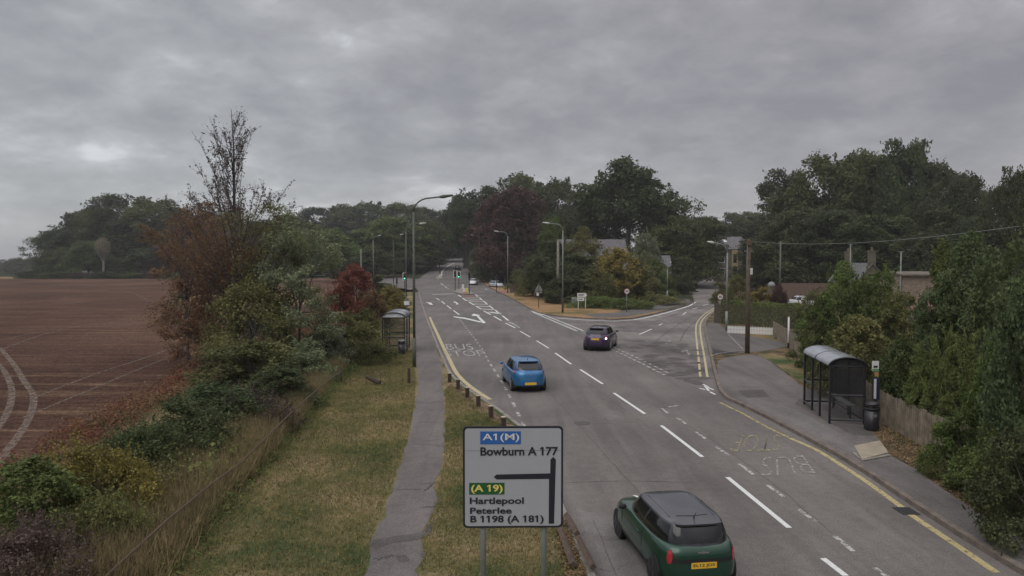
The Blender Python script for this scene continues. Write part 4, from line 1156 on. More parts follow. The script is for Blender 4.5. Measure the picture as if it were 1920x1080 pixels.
for x in (-.42, .42):
    m = MB(); m.tube([(x, .03, 0), (x, .03, 1.7)], .04, 8); m.build('post', M['white'], t)
m = MB(); m.prism([(-.55, 1.38), (.42, 1.38), (.62, 1.62), (.42, 1.86), (-.55, 1.86)], 'y', -.03, -.005); d = m.build('upper_panel', M['sign_white'], t)
m = MB(); m.box((-.08, -.034, 1.70), (.72, .004, .07)); m.box((-.12, -.034, 1.54), (.6, .004, .07)); m.build('lettering', M['sign_black'], d)
m = MB(); m.box((-.13, -.02, 1.13), (.8, .025, .38)); d = m.build('lower_panel', M['sign_white'], t)
m = MB(); m.box((-.16, -.035, 1.13), (.5, .004, .08)); m.build('lettering', M['sign_black'], d)
g = U(1077, 574, .1)
t = thing('utility_cabinet', 'grey utility cabinet on the corner green left of the low direction sign', 'cabinet', g)
m = MB(); m.box((0, 0, .5), (.66, .4, 1.0)); m.build('body', M['cabinet'], t, bevel=.02)
m = MB(); m.box((0, 0, 1.02), (.72, .46, .05)); m.build('lid', M['lampglass'], t)
m = MB(); m.box((0, -.205, .5), (.02, .01, .9)); m.build('door_seam', M['matblack'], t)

# wooden posts along the bay kerb
words = ['farthest from the camera', 'second from the far end', 'third from the far end', 'fourth from the far end', 'fifth from the far end', 'sixth from the far end', 'nearest the large road sign']
proto = None
for i, (px, py) in enumerate(((843, 717), (859, 730), (876, 746), (897, 763), (921, 784), (945, 806), (968, 830))):
    g = U(px, py, .1)
    if proto is None:
        proto = thing('timber_bollard', '', 'bollard', g, 0, 'short wooden posts along the bus bay kerb')
        m = MB(); m.box((0, 0, .21), (.15, .15, .46)); m.build('shaft', M['timber'], proto, bevel=.01)
        m = MB(); m.box((0, 0, .455), (.16, .16, .03)); m.build('cap', M['timber_pale'], proto, bevel=.008)
        t = proto
    else: t = copy_tree(proto)
    t.location = g; t.rotation_euler = (random.Random(i).uniform(-.06, .06), random.Random(i + 9).uniform(-.06, .06), .3)
    t['label'] = 'short wooden post along the bay kerb, ' + words[i]
t = thing('marker_post', 'single dark wooden post on the left verge below the tall lamp', 'post', U(767, 719, .1))
m = MB(); m.box((0, 0, .36), (.13, .13, .74)); m.build('shaft', M['timber'], t, bevel=.01)
t = thing('fallen_post', 'dark wooden post lying tilted on the left verge', 'post', U(702, 722, .1), 0)
m = MB(); m.tube([(0.25, 0, .10), (-.42, .25, .34)], [.12, .09], 8); m.build('log', M['timber'], t)
t = thing('timber_beam', 'broken timber edging lying along the kerb below the large road sign', 'timber', U(1072, 1060, .1), 0)
for a_, b_ in (((1046, 1000), (1075, 1080)), ((1062, 985), (1082, 1020)), ((1084, 1030), (1112, 1085))):
    A_, B_ = U(*a_, .0) - t.location, U(*b_, .0) - t.location
    m = MB(); m.tube([A_ + Vector((0, 0, .24)), B_ + Vector((0, 0, .22))], .07, 4); m.build('beam', M['rail'], t)

# old rail fence in the left bank
t = thing('rail_fence', 'old brown rail fence sunk in the dry grass along the left bank', 'fence', (-7, 18, .1))
rp_ = [At(px, py, D) for px, py, D in ((120, 1140, 10.3), (183, 1075, 11.5), (313, 969, 14.0), (404, 892, 16.7), (448, 858, 18.3), (549, 767, 24), (612, 709, 30), (640, 690, 33.5))]
m = MB(); m.tube([p_ - t.location - Vector((0, 0, .12 + .06 * math.sin(i * 2.1))) for i, p_ in enumerate(rp_)], .022, 6); m.build('rail', M['rail'], t)
for k in (5, 7):
    q_ = rp_[k] - t.location; m = MB(); m.box((q_.x, q_.y, q_.z / 2), (.09, .09, abs(q_.z) + .1)); m.build('post', M['rail'], t)

# board fence behind the shelter
FP = [(20.0, 54.2), (16.85, 40), (14.9, 32), (13.3, 25.6), (12.85, 21.4), (12.9, 17)]
t = thing('board_fence', 'weathered brown vertical board fence behind the right bus shelter', 'fence', (16, 35, .1))
rnd = random.Random(3); m = MB(); mr = MB()
for (x0, y0), (x1, y1) in zip(FP, FP[1:]):
    a_ = Vector((x0, y0)); b_ = Vector((x1, y1)); L_ = (b_ - a_).length; n_ = int(L_ / .15); an = math.atan2(b_.y - a_.y, b_.x - a_.x)
    for k in range(n_):
        q_ = a_.lerp(b_, (k + .5) / n_); hh = 1.15 + rnd.uniform(-.04, .04)
        m.box((q_.x - 16, q_.y - 35, hh / 2), (.125, .02, hh), rz=an + rnd.uniform(-.03, .03), ry=rnd.uniform(-.015, .015))
    c = (a_ + b_) / 2
    for z in (.3, .9): mr.box((c.x - 16 + .04, c.y - 35, z), (L_, .05, .08), rz=an)
m.build('boards', M['fence'], t); mr.build('rails', M['rail'], t)
# white picket fence
a_ = U(1364, 625, .1); b_ = U(1450, 629, .1)
t = thing('picket_fence', 'low white picket fence at the foot of the clipped hedge', 'fence', a_, math.atan2(b_.y - a_.y, b_.x - a_.x))
L_ = (b_ - a_).length; m = MB(); k = 0.0
while k < L_:
    m.prism([(k, .03), (k + .085, .03), (k + .085, .56), (k + .042, .62), (k, .56)], 'y', -.01, .01); k += .115
m.build('pickets', M['white'], t)
m = MB(); m.box((L_ / 2, .025, .18), (L_, .03, .07)); m.box((L_ / 2, .025, .45), (L_, .03, .07)); m.build('rails', M['white'], t)

# ------------------------------------------------------------------ houses
def house(name, label, loc, rz, L, Wd_, eave, ridge, wall, roof, wins=(), door=None, chim=(), skylight=None):
    """ridge along local x; front wall at -y"""
    t = thing(name, label, 'house', loc, rz)
    m = MB(); m.prism([(-Wd_ / 2, -.5), (Wd_ / 2, -.5), (Wd_ / 2, eave), (0, ridge), (-Wd_ / 2, eave)], 'x', -L / 2, L / 2); m.build('wall', M[wall], t)
    for sg in (-1, 1):
        m = MB(); o_ = .3; sl = (ridge - eave) / (Wd_ / 2)
        ye = sg * (Wd_ / 2 + o_)
        zz_ = eave - o_ * sl
        pts = [(ye, zz_ + .03), (0 + sg * .001, ridge + .03), (sg * .001, ridge + .15), (ye, zz_ + .15)]
        m.prism(pts if sg > 0 else pts[::-1], 'x', -L / 2 - .2, L / 2 + .2); rf = m.build('roof', M[roof], t)
        if skylight and sg < 0:
            x_, f_ = skylight; yy = -(Wd_ / 2) * f_; zc = eave + sl * (Wd_ / 2) * (1 - f_) + .19
            m = MB(); m.box((x_, yy, zc), (1.1, 1.2, .05), rx=math.atan(sl)); m.build('skylight', M['sign_white'], rf)
    for x, z, w, hh in wins:
        m = MB(); m.box((x, -Wd_ / 2 - .02, z), (w, .06, hh)); wn_ = m.build('window', M['white'], t)
        m = MB(); m.box((x, -Wd_ / 2 - .055, z), (w - .16, .02, hh - .16)); m.build('pane', M['dark_window'], wn_)
    if door:
        m = MB(); m.box((door, -Wd_ / 2 - .03, 1.0), (.95, .06, 2.05)); m.build('door', M['cream'], t)
    for x in chim:
        m = MB(); m.box((x, 0, ridge + .5), (.7, .6, 1.6)); m.box((x, 0, ridge + 1.36), (.8, .7, .14)); ch = m.build('chimney', M['stone'], t)
        m = MB(); m.tube([(x, 0, ridge + 1.4), (x, 0, ridge + 1.8)], .13, 8); m.build('chimney_pot', M['brick'], ch)
    return t
def on(px, D, dz=0): x = At(px, 500, D).x; return Vector((x, D, h(x, D) + dz))
p = on(1368, 185)
st = house('stone_house', 'stone house with slate roof and yellow bay at the side road bend', p, math.radians(-8), 7.6, 8, 7.4 , 10.4, 'stone', 'slate', ((-2.6, 1.6, 1.6, 1.6), (-2.6, 4.6, 1.4, 1.5), (2.7, 1.6, 1.2, 1.5), (2.7, 5.0, 1.0, 1.3)), None, (3.5,), (-1.6, .35))
m = MB(); m.box((0.6, -4.2, 3.6), (1.5, .5, 7.0)); m.build('bay', M['cream'], st)
m = MB(); m.box((0.6, -4.47, 4.9), (.8, .04, 2.2)); m.box((0.6, -4.47, 1.8), (.9, .04, 2.2)); m.build('bay_window', M['dark_window'], st)
p = on(1108, 138)
house('slate_house', 'house with long grey slate roof behind the corner trees', p, math.radians(4), 13, 8, 5.2, 9.6, 'stone', 'slate', ((-4, 3, 1.4, 1.4),), None, ())
p = on(1210, 122)
house('low_house', 'lower dark roofed house with white gable showing above the corner bushes', p, math.radians(-6), 8, 5.5, 3.6, 6.4, 'stone', 'slate', ((-3.2, 2.9, 1.1, 1.2),), None, ())
p = on(1608, 78)
house('gable_cottage', 'stone cottage with pointed gable and chimney showing above the right bushes', p, math.radians(82), 9, 3.0, 3.6, 5.4, 'stone', 'slate', (), None, (-4.2, 3.2))
p = on(1722, 62)
ob = house('outbuilding', 'pale brick outbuilding with clay tiled roof between the right trees', p, math.radians(3), 5.2, 4, 4.55, 4.75, 'brickpale', 'stone', ((0.2, 2.6, .35, 1.3),), None, ())
p = on(1735, 52)
house('tiled_shed', 'low shed with orange clay tiles in front of the pale brick outbuilding', p, math.radians(3), 3.0, 3.2, 1.9, 3.0, 'brickpale', 'tile', (), None, ())
p = on(1520, 105)
m = MB(); m.box((p.x, p.y, 1.2), (9, .3, 2.3)); o = m.build('garden_wall', M['brick']); props(o, 'red brick garden wall behind the parked white roofed car', 'wall')
p = on(1365, 165)
m = MB(); m.box((p.x, p.y, p.z + .5), (6, .4, 1.3)); o = m.build('garden_wall', M['stone']); props(o, 'low stone garden wall in front of the stone house', 'wall')
p = on(975, 124)
m = MB(); m.box((p.x, p.y, .65), (3.6, .25, 1.3)); o = m.build('garden_wall', M['brick']); props(o, 'low brown wall right of the lamp with the dark base', 'wall')
p = on(1447, 96); t = thing('gatepost', 'pale round topped gatepost by the red brick wall', 'gatepost', p)
m = MB(); m.box((0, 0, 1.1), (.8, .6, 2.2)); m.build('pillar', M['stone'], t); m = MB(); m.lathe([(.5, 2.2), (.5, 2.5), (.3, 2.8), (.05, 2.9)], 12); m.build('cap', M['cabinet'], t, True)
for px, top, D, lab in ((1594, 458, 77, 'thin television aerial above the stone cottage chimney'), (1689, 472, 60, 'dark pole with small lantern between the right bushes and dark trees')):
    t, H = pole('aerial_mast', lab, px, 0, top, .05, 'metal_grey', D=D, cat='mast', taper=1)
    m = MB(); m.box((0, 0, H), (.5, .06, .05)); m.box((0, 0, H - .12), (.3, .05, .03)); m.build('cross_bar', M['metal_grey'], t)

# ------------------------------------------------------------------ foliage
def leaf_mesh(name, C, Nn, size, aspect=.55, rng=None):
    n = len(C)
    Nn = Nn / (np.linalg.norm(Nn, axis=1, keepdims=True) + 1e-9)
    a = rng.normal(size=(n, 3)); t1 = np.cross(Nn, a); t1 /= (np.linalg.norm(t1, axis=1, keepdims=True) + 1e-9); t2 = np.cross(Nn, t1)
    s = (size * rng.uniform(.6, 1.35, n))[:, None] if np.isscalar(size) else (size * rng.uniform(.7, 1.3, n))[:, None]
    V = np.stack([C - t1 * s, C - t2 * s * aspect + Nn * s * .15, C + t1 * s, C + t2 * s * aspect + Nn * s * .15], 1).reshape(-1, 3).astype(np.float32)
    me = bpy.data.meshes.new(name); me.vertices.add(n * 4); me.vertices.foreach_set('co', V.ravel())
    me.loops.add(n * 4); me.loops.foreach_set('vertex_index', np.arange(n * 4, dtype=np.int32))
    me.polygons.add(n); me.polygons.foreach_set('loop_start', np.arange(0, n * 4, 4, dtype=np.int32)); me.polygons.foreach_set('loop_total', np.full(n, 4, np.int32))
    me.update(calc_edges=True); return me
def crown_points(rng, H, R, base, nb, n, prof='round', br=(.20, .36), flat_=.75, fill=.25, rough=.10, shoots=0, sl=1.0):
    C = np.zeros((nb, 3)); rb = np.zeros(nb)
    ph = rng.uniform(0, 6.28, 6)
    for i in range(nb):
        u = rng.uniform(0, 1)
        if prof == 'round': env = math.sqrt(max(0, 1 - (2 * u - .72) ** 2 / 1.95))
        elif prof == 'cone': env = max(.08, 1 - u) ** .8
        elif prof == 'bush': env = math.sqrt(max(0, 1 - u ** 2.6))
        elif prof == 'vase': env = .55 + .45 * math.sin(math.pi * min(1, u * .85 + .1))
        else: env = 1 if u < .85 else .8
        a = rng.uniform(0, 2 * math.pi); q = math.sqrt(rng.uniform(.25, 1))
        env *= 1 + .22 * math.sin(2 * a + ph[0] + 3 * u) + .12 * math.sin(5 * a + ph[1])
        rb[i] = R * (br[0] + (br[1] - br[0]) * rng.uniform() ** 1.6)
        rr = max(0, R * env - rb[i] * .7) * q
        zlo = base * H + rb[i] * flat_ * .6; zhi = H * (1 + .10 * math.sin(a * 2 + ph[2]) * min(1, rr / R * 1.5) - .10 * rr / R) - rb[i] * flat_
        C[i] = (math.cos(a) * rr, math.sin(a) * rr, zlo + (zhi - zlo) * u)
    w = rb ** 1.7; k = rng.choice(nb, n, p=w / w.sum())
    d = rng.normal(size=(n, 3)); d[:, 2] += .45; d /= np.linalg.norm(d, axis=1, keepdims=True)
    # sprays: each direction belongs to one of many small twigs of the clump
    rad = np.where(rng.uniform(size=n) < fill, rng.uniform(.3, .9, n), rng.uniform(.80, 1.15, n))
    P = C[k] + d * (rb[k] * rad)[:, None] * np.array([1, 1, flat_])
    for f, am in ((2.6 / R, .075), (6.5 / R, .045), (15 / R, .022)):
        o_ = rng.uniform(0, 6.28, 3)
        dx = np.sin(P[:, 1] * f + o_[0]) + np.sin(P[:, 2] * f * 1.3 + o_[1]); dy = np.sin(P[:, 0] * f * 1.1 + o_[2]) + np.sin(P[:, 2] * f + o_[0]); dz = np.sin(P[:, 0] * f + o_[1]) + np.sin(P[:, 1] * f * 1.2 + o_[2])
        P = P + R * am * np.stack([dx, dy, dz], 1)
    P += rough * .5 * R * rng.normal(size=(n, 3)) * np.array([1, 1, .6]) * (rng.uniform(size=(n, 1)) ** 2)
    N_ = d + .9 * rng.normal(size=(n, 3)); N_[:, 2] += .35
    if shoots:
        m_ = min(n // 4, shoots * 26); ks = rng.integers(0, nb, shoots)
        dirs = rng.normal(size=(shoots, 3)) * np.array([.6, .6, .3]) + np.array([0, 0, 1.0]); dirs /= np.linalg.norm(dirs, axis=1, keepdims=True)
        st = C[ks] + dirs * rb[ks][:, None] * .6; ln = R * sl * rng.uniform(.18, .5, shoots)
        j = rng.integers(0, shoots, m_); tt = rng.uniform(0, 1, m_)
        P[:m_] = st[j] + dirs[j] * (ln[j] * tt)[:, None] + rng.normal(size=(m_, 3)) * (.035 * R * (1.1 - tt))[:, None]
    P[:, 2] = np.maximum(P[:, 2], .02 * H)
    return P, N_, C
def trunk_mb(rng, H, base, C, r, nl=8):
    m = MB(); top = H * (base + (1 - base) * .55)
    pts = [(rng.uniform(-.02, .02) * H * i / 4, rng.uniform(-.02, .02) * H * i / 4, top * i / 4) for i in range(5)]
    m.tube(pts, [r * (1.25 if i == 0 else 1 - .17 * i) for i in range(5)], 8)
    idx = rng.choice(len(C), min(nl, len(C)), replace=False)
    for j in idx:
        z0 = top * rng.uniform(.45, .95); c = C[j]; a = Vector((0, 0, z0)); b = Vector(c)
        mid = a.lerp(b, .5) + Vector((0, 0, .04 * H))
        m.tube([a, mid, b], [r * .45, r * .28, r * .10], 5)
    return m
PROTO = {}
def make_kind(key, seed, H, R, base, nb, n, leaf, prof='round', **k):
    rng = np.random.default_rng(seed)
    P, N_, C = crown_points(rng, H, R, base, nb, n, prof, **k)
    me = leaf_mesh('crown', P, N_, leaf, .6, rng)
    tb = trunk_mb(rng, H, base, C, max(.05, H * .022)); tm = bpy.data.meshes.new('trunk'); tm.from_pydata(tb.v, [], tb.f)
    PROTO[key] = (me, tm, H, R)
for i in range(4): make_kind('big%d' % i, 100 + i, 20, 8, .08, 150, 30000, .235, br=(.11, .30), shoots=70, sl=.35)
make_kind('bigtall', 150, 20, 8, .46, 110, 22000, .235, br=(.11, .28), shoots=50, sl=.35)
for i in range(3): make_kind('bush%d' % i, 200 + i, 5, 2.6, .0, 75, 16000, .085, 'bush', br=(.10, .28), shoots=80)
for i in range(3): make_kind('sap%d' % i, 300 + i, 7, 2.4, .02, 90, 26000, .072, 'vase', br=(.10, .26), shoots=110, fill=.35)
for i in range(3): make_kind('low%d' % i, 400 + i, 1.8, 1.8, .0, 70, 16000, .040, 'bush', br=(.08, .24), fill=.5, shoots=120, rough=.25)
make_kind('spire', 500, 7, 1.2, .0, 60, 12000, .065, 'cone', br=(.18, .40), shoots=90)
CM = {}
used_tr = {}
def plant(kind, name, label, px, D, top, wpx, leafk, cat='tree', group=None, base_off=0.0, trunk='bark', seed=None):
    me, tm, H0, R0 = PROTO[kind]
    x = At(px, 500, D).x; z = h(x, D) + base_off
    Hh = max(.4, (ZT(top, D) - z) * (1.03 if kind[:3] == 'big' else 1.0)); Rr = wpx / 2 / F * D * (1.40 if kind[:3] == 'big' else 1.35 if kind[:3] == 'low' else 1.08)
    key = (kind, leafk)
    if key not in CM:
        c = me.copy(); c.materials.append(LM[leafk]); c2 = tm.copy(); c2.materials.append(M[trunk]); CM[key] = (c, c2)
    cm, tmm = CM[key]
    rz = random.Random(int(px * 7 + D)).uniform(0, 6.28)
    t = thing(name, label, cat, (x, D, z), rz, group); t.scale = (Rr / R0, Rr / R0, Hh / H0)
    for nm, m_ in (('crown', cm), ('trunk', tmm)):
        if nm == 'trunk' and cat != 'tree': nm = 'stems'
        o = bpy.data.objects.new(nm if cat == 'tree' or nm == 'stems' else 'leaves', m_); COL.objects.link(o); o.parent = t
    return t
B = ['big0', 'big1', 'big2', 'big3']
# --- clump beyond the field
G1 = 'trees of the dark wood beyond the brown field'
for i, (px, D, top, w, lk, lab) in enumerate((
        (104, 238, 437, 60, 'dark', 'leftmost and lowest tree of the dark wood beyond the field'),
        (138, 243, 405, 90, 'dark', 'dark tree second from the left in the wood beyond the field'),
        (182, 240, 397, 95, 'oak', 'rounded tree behind the pale round tree in the wood beyond the field'),
        (232, 242, 371, 110, 'dark', 'tallest rounded tree of the wood beyond the field'),
        (285, 240, 378, 110, 'oak', 'tree right of the tallest one in the wood beyond the field'),
        (335, 236, 398, 90, 'dark', 'tree at the right shoulder of the wood beyond the field, by the sparse tall tree'),
        (385, 236, 405, 100, 'copper', 'dark reddish tree seen behind the sparse tall tree'),
        (440, 238, 408, 110, 'dark', 'dark tree directly behind the stem of the sparse tall tree'),
        (500, 238, 418, 100, 'dark', 'dark tree seen behind the right edge of the sparse tall tree'))):
    plant(B[i % 4], 'broadleaf_tree', lab, px, D, top, w, lk, 'tree', G1)
for i, (px, D, top, w, lk, lab) in enumerate((
        (120, 224, 466, 62, 'oak', 'low rounded tree at the left front of the wood beyond the field'),
        (165, 222, 456, 60, 'mid', 'small green tree just left of the pale round tree'),
        (222, 222, 484, 44, 'oak', 'small round bush just right of the pale round tree'),
        (265, 222, 468, 70, 'dark', 'low dark tree at the front centre of the wood beyond the field'),
        (312, 220, 458, 60, 'copper', 'reddish low tree at the right front of the wood beyond the field'))):
    plant(B[(i + 1) % 4], 'broadleaf_tree', lab, px, D, top, w, lk, 'tree', G1)
for i, (px, D, top, w, lab) in enumerate(((-60, 420, 493, 70, 'far dark tree cut by the left edge of the photo'), (-8, 430, 492, 60, 'second far dark tree from the left edge'), (40, 425, 488, 60, 'far dark tree in the middle of the low left ridge'), (75, 430, 486, 50, 'far dark tree under the left shoulder of the wood'), (-30, 520, 489, 80, 'far dark tree at the left edge of the photo'), (20, 500, 492, 60, 'far dark tree below the skyline left of the wood'), (58, 480, 489, 70, 'far dark tree touching the left foot of the wood'), (88, 400, 484, 50, 'far dark tree at the corner of the wood'))):
    plant(B[i % 4], 'broadleaf_tree', lab, px, D, top, w, 'dark', 'tree', 'far trees at the left skyline')
# pale round tree
rng = np.random.default_rng(9)
x = At(193, 500, 216).x; t = thing('pale_tree', 'pale dry tree with round head standing before the dark wood', 'tree', (x, 216, 0))
m = MB(); m.tube([(0, 0, 0), (.2, 0, 4), (.1, 0, 6.5)], [.45, .35, .25], 6); m.build('trunk', M['bark_pale'], t)
m = MB()
for k in range(70):
    a_ = rng.uniform(0, 6.28); r_ = rng.uniform(.2, 2.5); zt_ = 6.5 + rng.uniform(1.5, 5.7) * (1 - (r_ / 3.6) ** 2)
    m.tube([(0, 0, rng.uniform(4.5, 6.5)), (math.cos(a_) * r_ * .8, math.sin(a_) * r_ * .8, 8), (math.cos(a_) * r_, math.sin(a_) * r_, zt_)], [.10, .07, .04], 3)
m.build('branches', M['bark_pale'], t)
d_ = rng.normal(size=(2600, 3)); d_ /= np.linalg.norm(d_, axis=1, keepdims=True)
P = d_ * (rng.uniform(.25, 1, (2600, 1)) ** .4) * np.array([2.4, 2.4, 3.0]) + np.array([0, 0, 9.6]); P[:, :2] *= np.clip((P[:, 2:3] - 5.5) / 3.5, .3, 1)
link('crown', leaf_mesh('crown', P, d_ + .6 * rng.normal(size=d_.shape), .13, .5, rng), leafmat('leaf_pale', (.10, .095, .06), (.17, .16, .105), (.24, .22, .16)), t)
# hedge along far side of field
G2 = 'low hedge bushes along the far edge of the field'
nearby = ['the left end of the far field', 'the left third of the far field', 'the foot of the pale round tree', 'the middle of the dark wood', 'the right part of the dark wood', 'the sparse tall tree']
for i in range(13):
    px = 60 + i * 46
    plant('bush%d' % (i % 3), 'hedge_bush', 'low dark hedge bush on the field edge below ' + nearby[min(5, i // 2)] , px, 212, 509 + (i % 3), 64, ('dark', 'oak', 'purple')[i % 3], 'bush', G2)
# --- middle woods
G3 = 'trees of the wooded ridge behind the junction'
for i, (px, D, top, w, lk, lab) in enumerate((
        (548, 335, 408, 60, 'dark', 'leftmost ridge tree, beside the small hill field gap'), (592, 340, 393, 90, 'dark', 'second ridge tree from the left behind the light green trees'),
        (645, 338, 389, 95, 'oak', 'ridge tree above the lighter green tree left of the lamps'), (700, 335, 384, 100, 'dark', 'highest ridge tree left of the tall street lamp'),
        (752, 330, 387, 90, 'oak', 'ridge tree directly left of the tall street lamp top'), (800, 345, 392, 80, 'dark', 'ridge tree right of the tall street lamp, over the road'),
        (838, 350, 402, 70, 'dark', 'ridge tree in the dip right above the road'))):
    plant(B[(i + 2) % 4], 'broadleaf_tree', lab, px, D, top, w, lk, 'tree', G3)
G4 = 'trees around the left side of the junction'
for i, (px, D, top, w, lk, lab) in enumerate((
        (572, 215, 430, 80, 'oak', 'green tree just right of the silvery willow, behind it'), (622, 205, 432, 105, 'mid', 'light green rounded tree above the red bush'),
        (668, 212, 440, 70, 'dark', 'dark tree behind the pale pole by the red bush'), (722, 215, 411, 120, 'mid', 'light green rounded tree behind the three junction lamps'),
        (782, 225, 418, 100, 'oak', 'green tree behind the tall street lamp column'), (768, 235, 440, 90, 'dark', 'dark tree low behind the tall street lamp column'),
        (822, 285, 425, 80, 'dark', 'dark tree over the left branch of the far road'), (700, 185, 470, 80, 'dark', 'low dark tree behind the left side road'),
        (650, 165, 485, 60, 'dark', 'low dark tree behind the red bush'))):
    plant(B[i % 4], 'broadleaf_tree', lab, px, D, top, w, lk, 'tree', G4)
# --- right of the main road
G5 = 'tall dark trees behind the corner green'
for i, (px, D, top, w, lk, lab) in enumerate((
        (872, 235, 372, 75, 'dark', 'dark tree leaning over the far road from the right'), (900, 205, 358, 95, 'dark', 'dark tree left of the copper coloured tree'),
        (960, 215, 333, 100, 'oak', 'tall tree whose top stands above the copper coloured tree'), (1005, 205, 352, 80, 'dark', 'dark tree right behind the copper coloured tree'),
        (1052, 190, 344, 105, 'dark', 'dark tree between the copper coloured tree and the tallest tree'),
        (1178, 158, 311, 158, 'dark', 'tallest broad tree with bare stems above the roofs in the middle'),
        (1135, 165, 348, 70, 'dark', 'dark tree at the left flank of the tallest broad tree'), (1232, 170, 372, 60, 'dark', 'dark tree at the right flank of the tallest broad tree'),
        (1275, 250, 404, 70, 'dark', 'far dark tree in the dip left of the side road trees'), (1320, 260, 412, 70, 'dark', 'far dark tree behind the slate roof of the stone house'),
        (1368, 255, 402, 70, 'dark', 'far dark tree rising behind the stone house chimney'), (1412, 245, 402, 60, 'oak', 'far tree between the stone house and the big right wood'),
        (922, 190, 420, 50, 'dark', 'low dark tree behind the pale telegraph pole and white car'), (878, 250, 430, 50, 'dark', 'low dark tree at the right verge of the far road'),
        (948, 172, 445, 60, 'dark', 'low dark tree behind the silver car'), (1290, 148, 412, 112, 'oak', 'round green tree overhanging the side road bend'))):
    plant('bigtall' if px in (872, 878, 900, 1178) else B[(i + 1) % 4], 'broadleaf_tree', lab, px, D, top, w, lk, 'tree', G5)
G3b = 'dark trees closing the far end of the main road'
for i, (px, D, top, w, lk, lab) in enumerate((
        (815, 330, 420, 60, 'dark', 'dark tree closing the left side of the far road'), (845, 400, 410, 80, 'dark', 'dark tree closing the very end of the far road'),
        (885, 330, 405, 80, 'dark', 'dark tree at the right bend of the far road'), (795, 260, 455, 60, 'dark', 'low dark tree beside the tiny car at the left branch'),
        (872, 300, 440, 36, 'dark', 'narrow dark tree over the tiny car at the top of the hill'),
        (760, 205, 470, 60, 'dark', 'low dark tree behind the green traffic light'), (925, 165, 480, 50, 'dark', 'low dark tree left of the silver car lamp'),
        (912, 195, 470, 26, 'dark', 'low dark tree above the white car'))):
    plant('bigtall' if px in (845, 872, 885) else B[i % 4], 'broadleaf_tree', lab, px, D, top, w, lk, 'tree', G3b)
plant('big2', 'copper_beech', 'large dark purple leaved tree right of the main road', 962, 168, 362, 118, 'copper', 'tree')
G6 = 'bushes and small trees on the corner green'
for i, (kd, px, D, top, w, lk, lab) in enumerate((
        ('sap0', 1035, 112, 405, 62, 'mid', 'slender green tree behind the lamp of the corner green'), ('big1', 1030, 108, 455, 90, 'dark', 'dark tree mass behind the pale pole of the corner green'),
        ('sap1', 1088, 106, 432, 90, 'olive', 'olive tree in front of the grey slate roof'), ('big3', 1085, 100, 480, 110, 'dark', 'dark tree behind the low direction sign'),
        ('bush0', 1150, 98, 470, 110, 'yellow', 'yellowish flowering tree in the middle of the corner bushes'), ('bush1', 1195, 100, 480, 90, 'olive', 'olive bush behind the round sign of the corner'),
        ('bush2', 1120, 92, 505, 70, 'olive', 'olive bush right of the low direction sign'), ('bush0', 1228, 104, 490, 80, 'mid', 'green bush behind the short street lamp'),
        ('sap2', 1212, 108, 430, 50, 'willow', 'grey green treetop below the tallest broad tree'), ('bush1', 1000, 112, 495, 60, 'olive', 'olive bush behind the triangular sign'),
        ('bush2', 975, 125, 505, 50, 'olive', 'yellowish bush above the low brown wall'), ('low0', 1120, 86, 556, 80, 'mid', 'low green shrub left of the round sign at the path edge'),
        ('low1', 1178, 84, 560, 80, 'mid', 'low green shrub around the foot of the round sign'), ('bush1', 1270, 118, 500, 60, 'dark', 'dark bush at the bend of the side road'),
        ('low0', 1235, 92, 552, 70, 'olive', 'low olive shrub right of the round sign'), ('bush2', 1050, 94, 520, 70, 'dark', 'dark bush behind the grey cabinet'),
        ('bush0', 1285, 128, 520, 40, 'dark', 'dark rounded shrub at the far kerb of the side road'))):
    plant(kd, 'small_tree' if kd[:3] != 'low' else 'shrub', lab, px, D, top, w, lk, 'tree' if kd[:3] != 'low' else 'bush', G6)
# --- big wood on the right
G7 = 'trees of the big dark wood on the right'
for i, (px, D, top, w, lk, lab) in enumerate((
        (1482, 150, 328, 100, 'dark', 'leftmost tree of the big right wood, with an uneven edge against the sky'), (1540, 145, 303, 130, 'oak', 'rounded greenish tree near the left of the big right wood'),
        (1612, 140, 300, 130, 'oak', 'broad tree in the middle of the big right wood'), (1668, 138, 296, 100, 'dark', 'tree left of the highest top of the big right wood'),
        (1702, 130, 273, 90, 'dark', 'highest tree of the big right wood'), (1752, 128, 318, 100, 'dark', 'tree on the falling right shoulder of the big right wood'),
        (1806, 110, 338, 90, 'dark', 'dark conifer like tree right of the big right wood'), (1862, 95, 362, 90, 'dark', 'lower dark tree near the right edge of the photo'),
        (1915, 85, 322, 80, 'dark', 'dark tree top at the right edge of the photo'),
        (1440, 160, 410, 90, 'dark', 'low dark tree right of the stone house'), (1500, 125, 400, 120, 'dark', 'lower dark tree at the left foot of the big right wood'),
        (1580, 120, 400, 130, 'dark', 'lower dark tree behind the cottage chimney'), (1670, 112, 410, 130, 'dark', 'lower dark tree behind the pole with the small lantern'),
        (1750, 105, 400, 120, 'dark', 'lower dark tree behind the bright green spire'), (1830, 90, 420, 120, 'dark', 'lower dark tree behind the feathery tree'), (1430, 130, 452, 80, 'dark', 'dark undergrowth tree behind the brown telegraph pole'),
        (1392, 215, 415, 60, 'dark', 'dark tree just right of the stone house roof'))):
    plant(B[i % 4], 'broadleaf_tree', lab, px, D, top, w, lk, 'tree', G7)
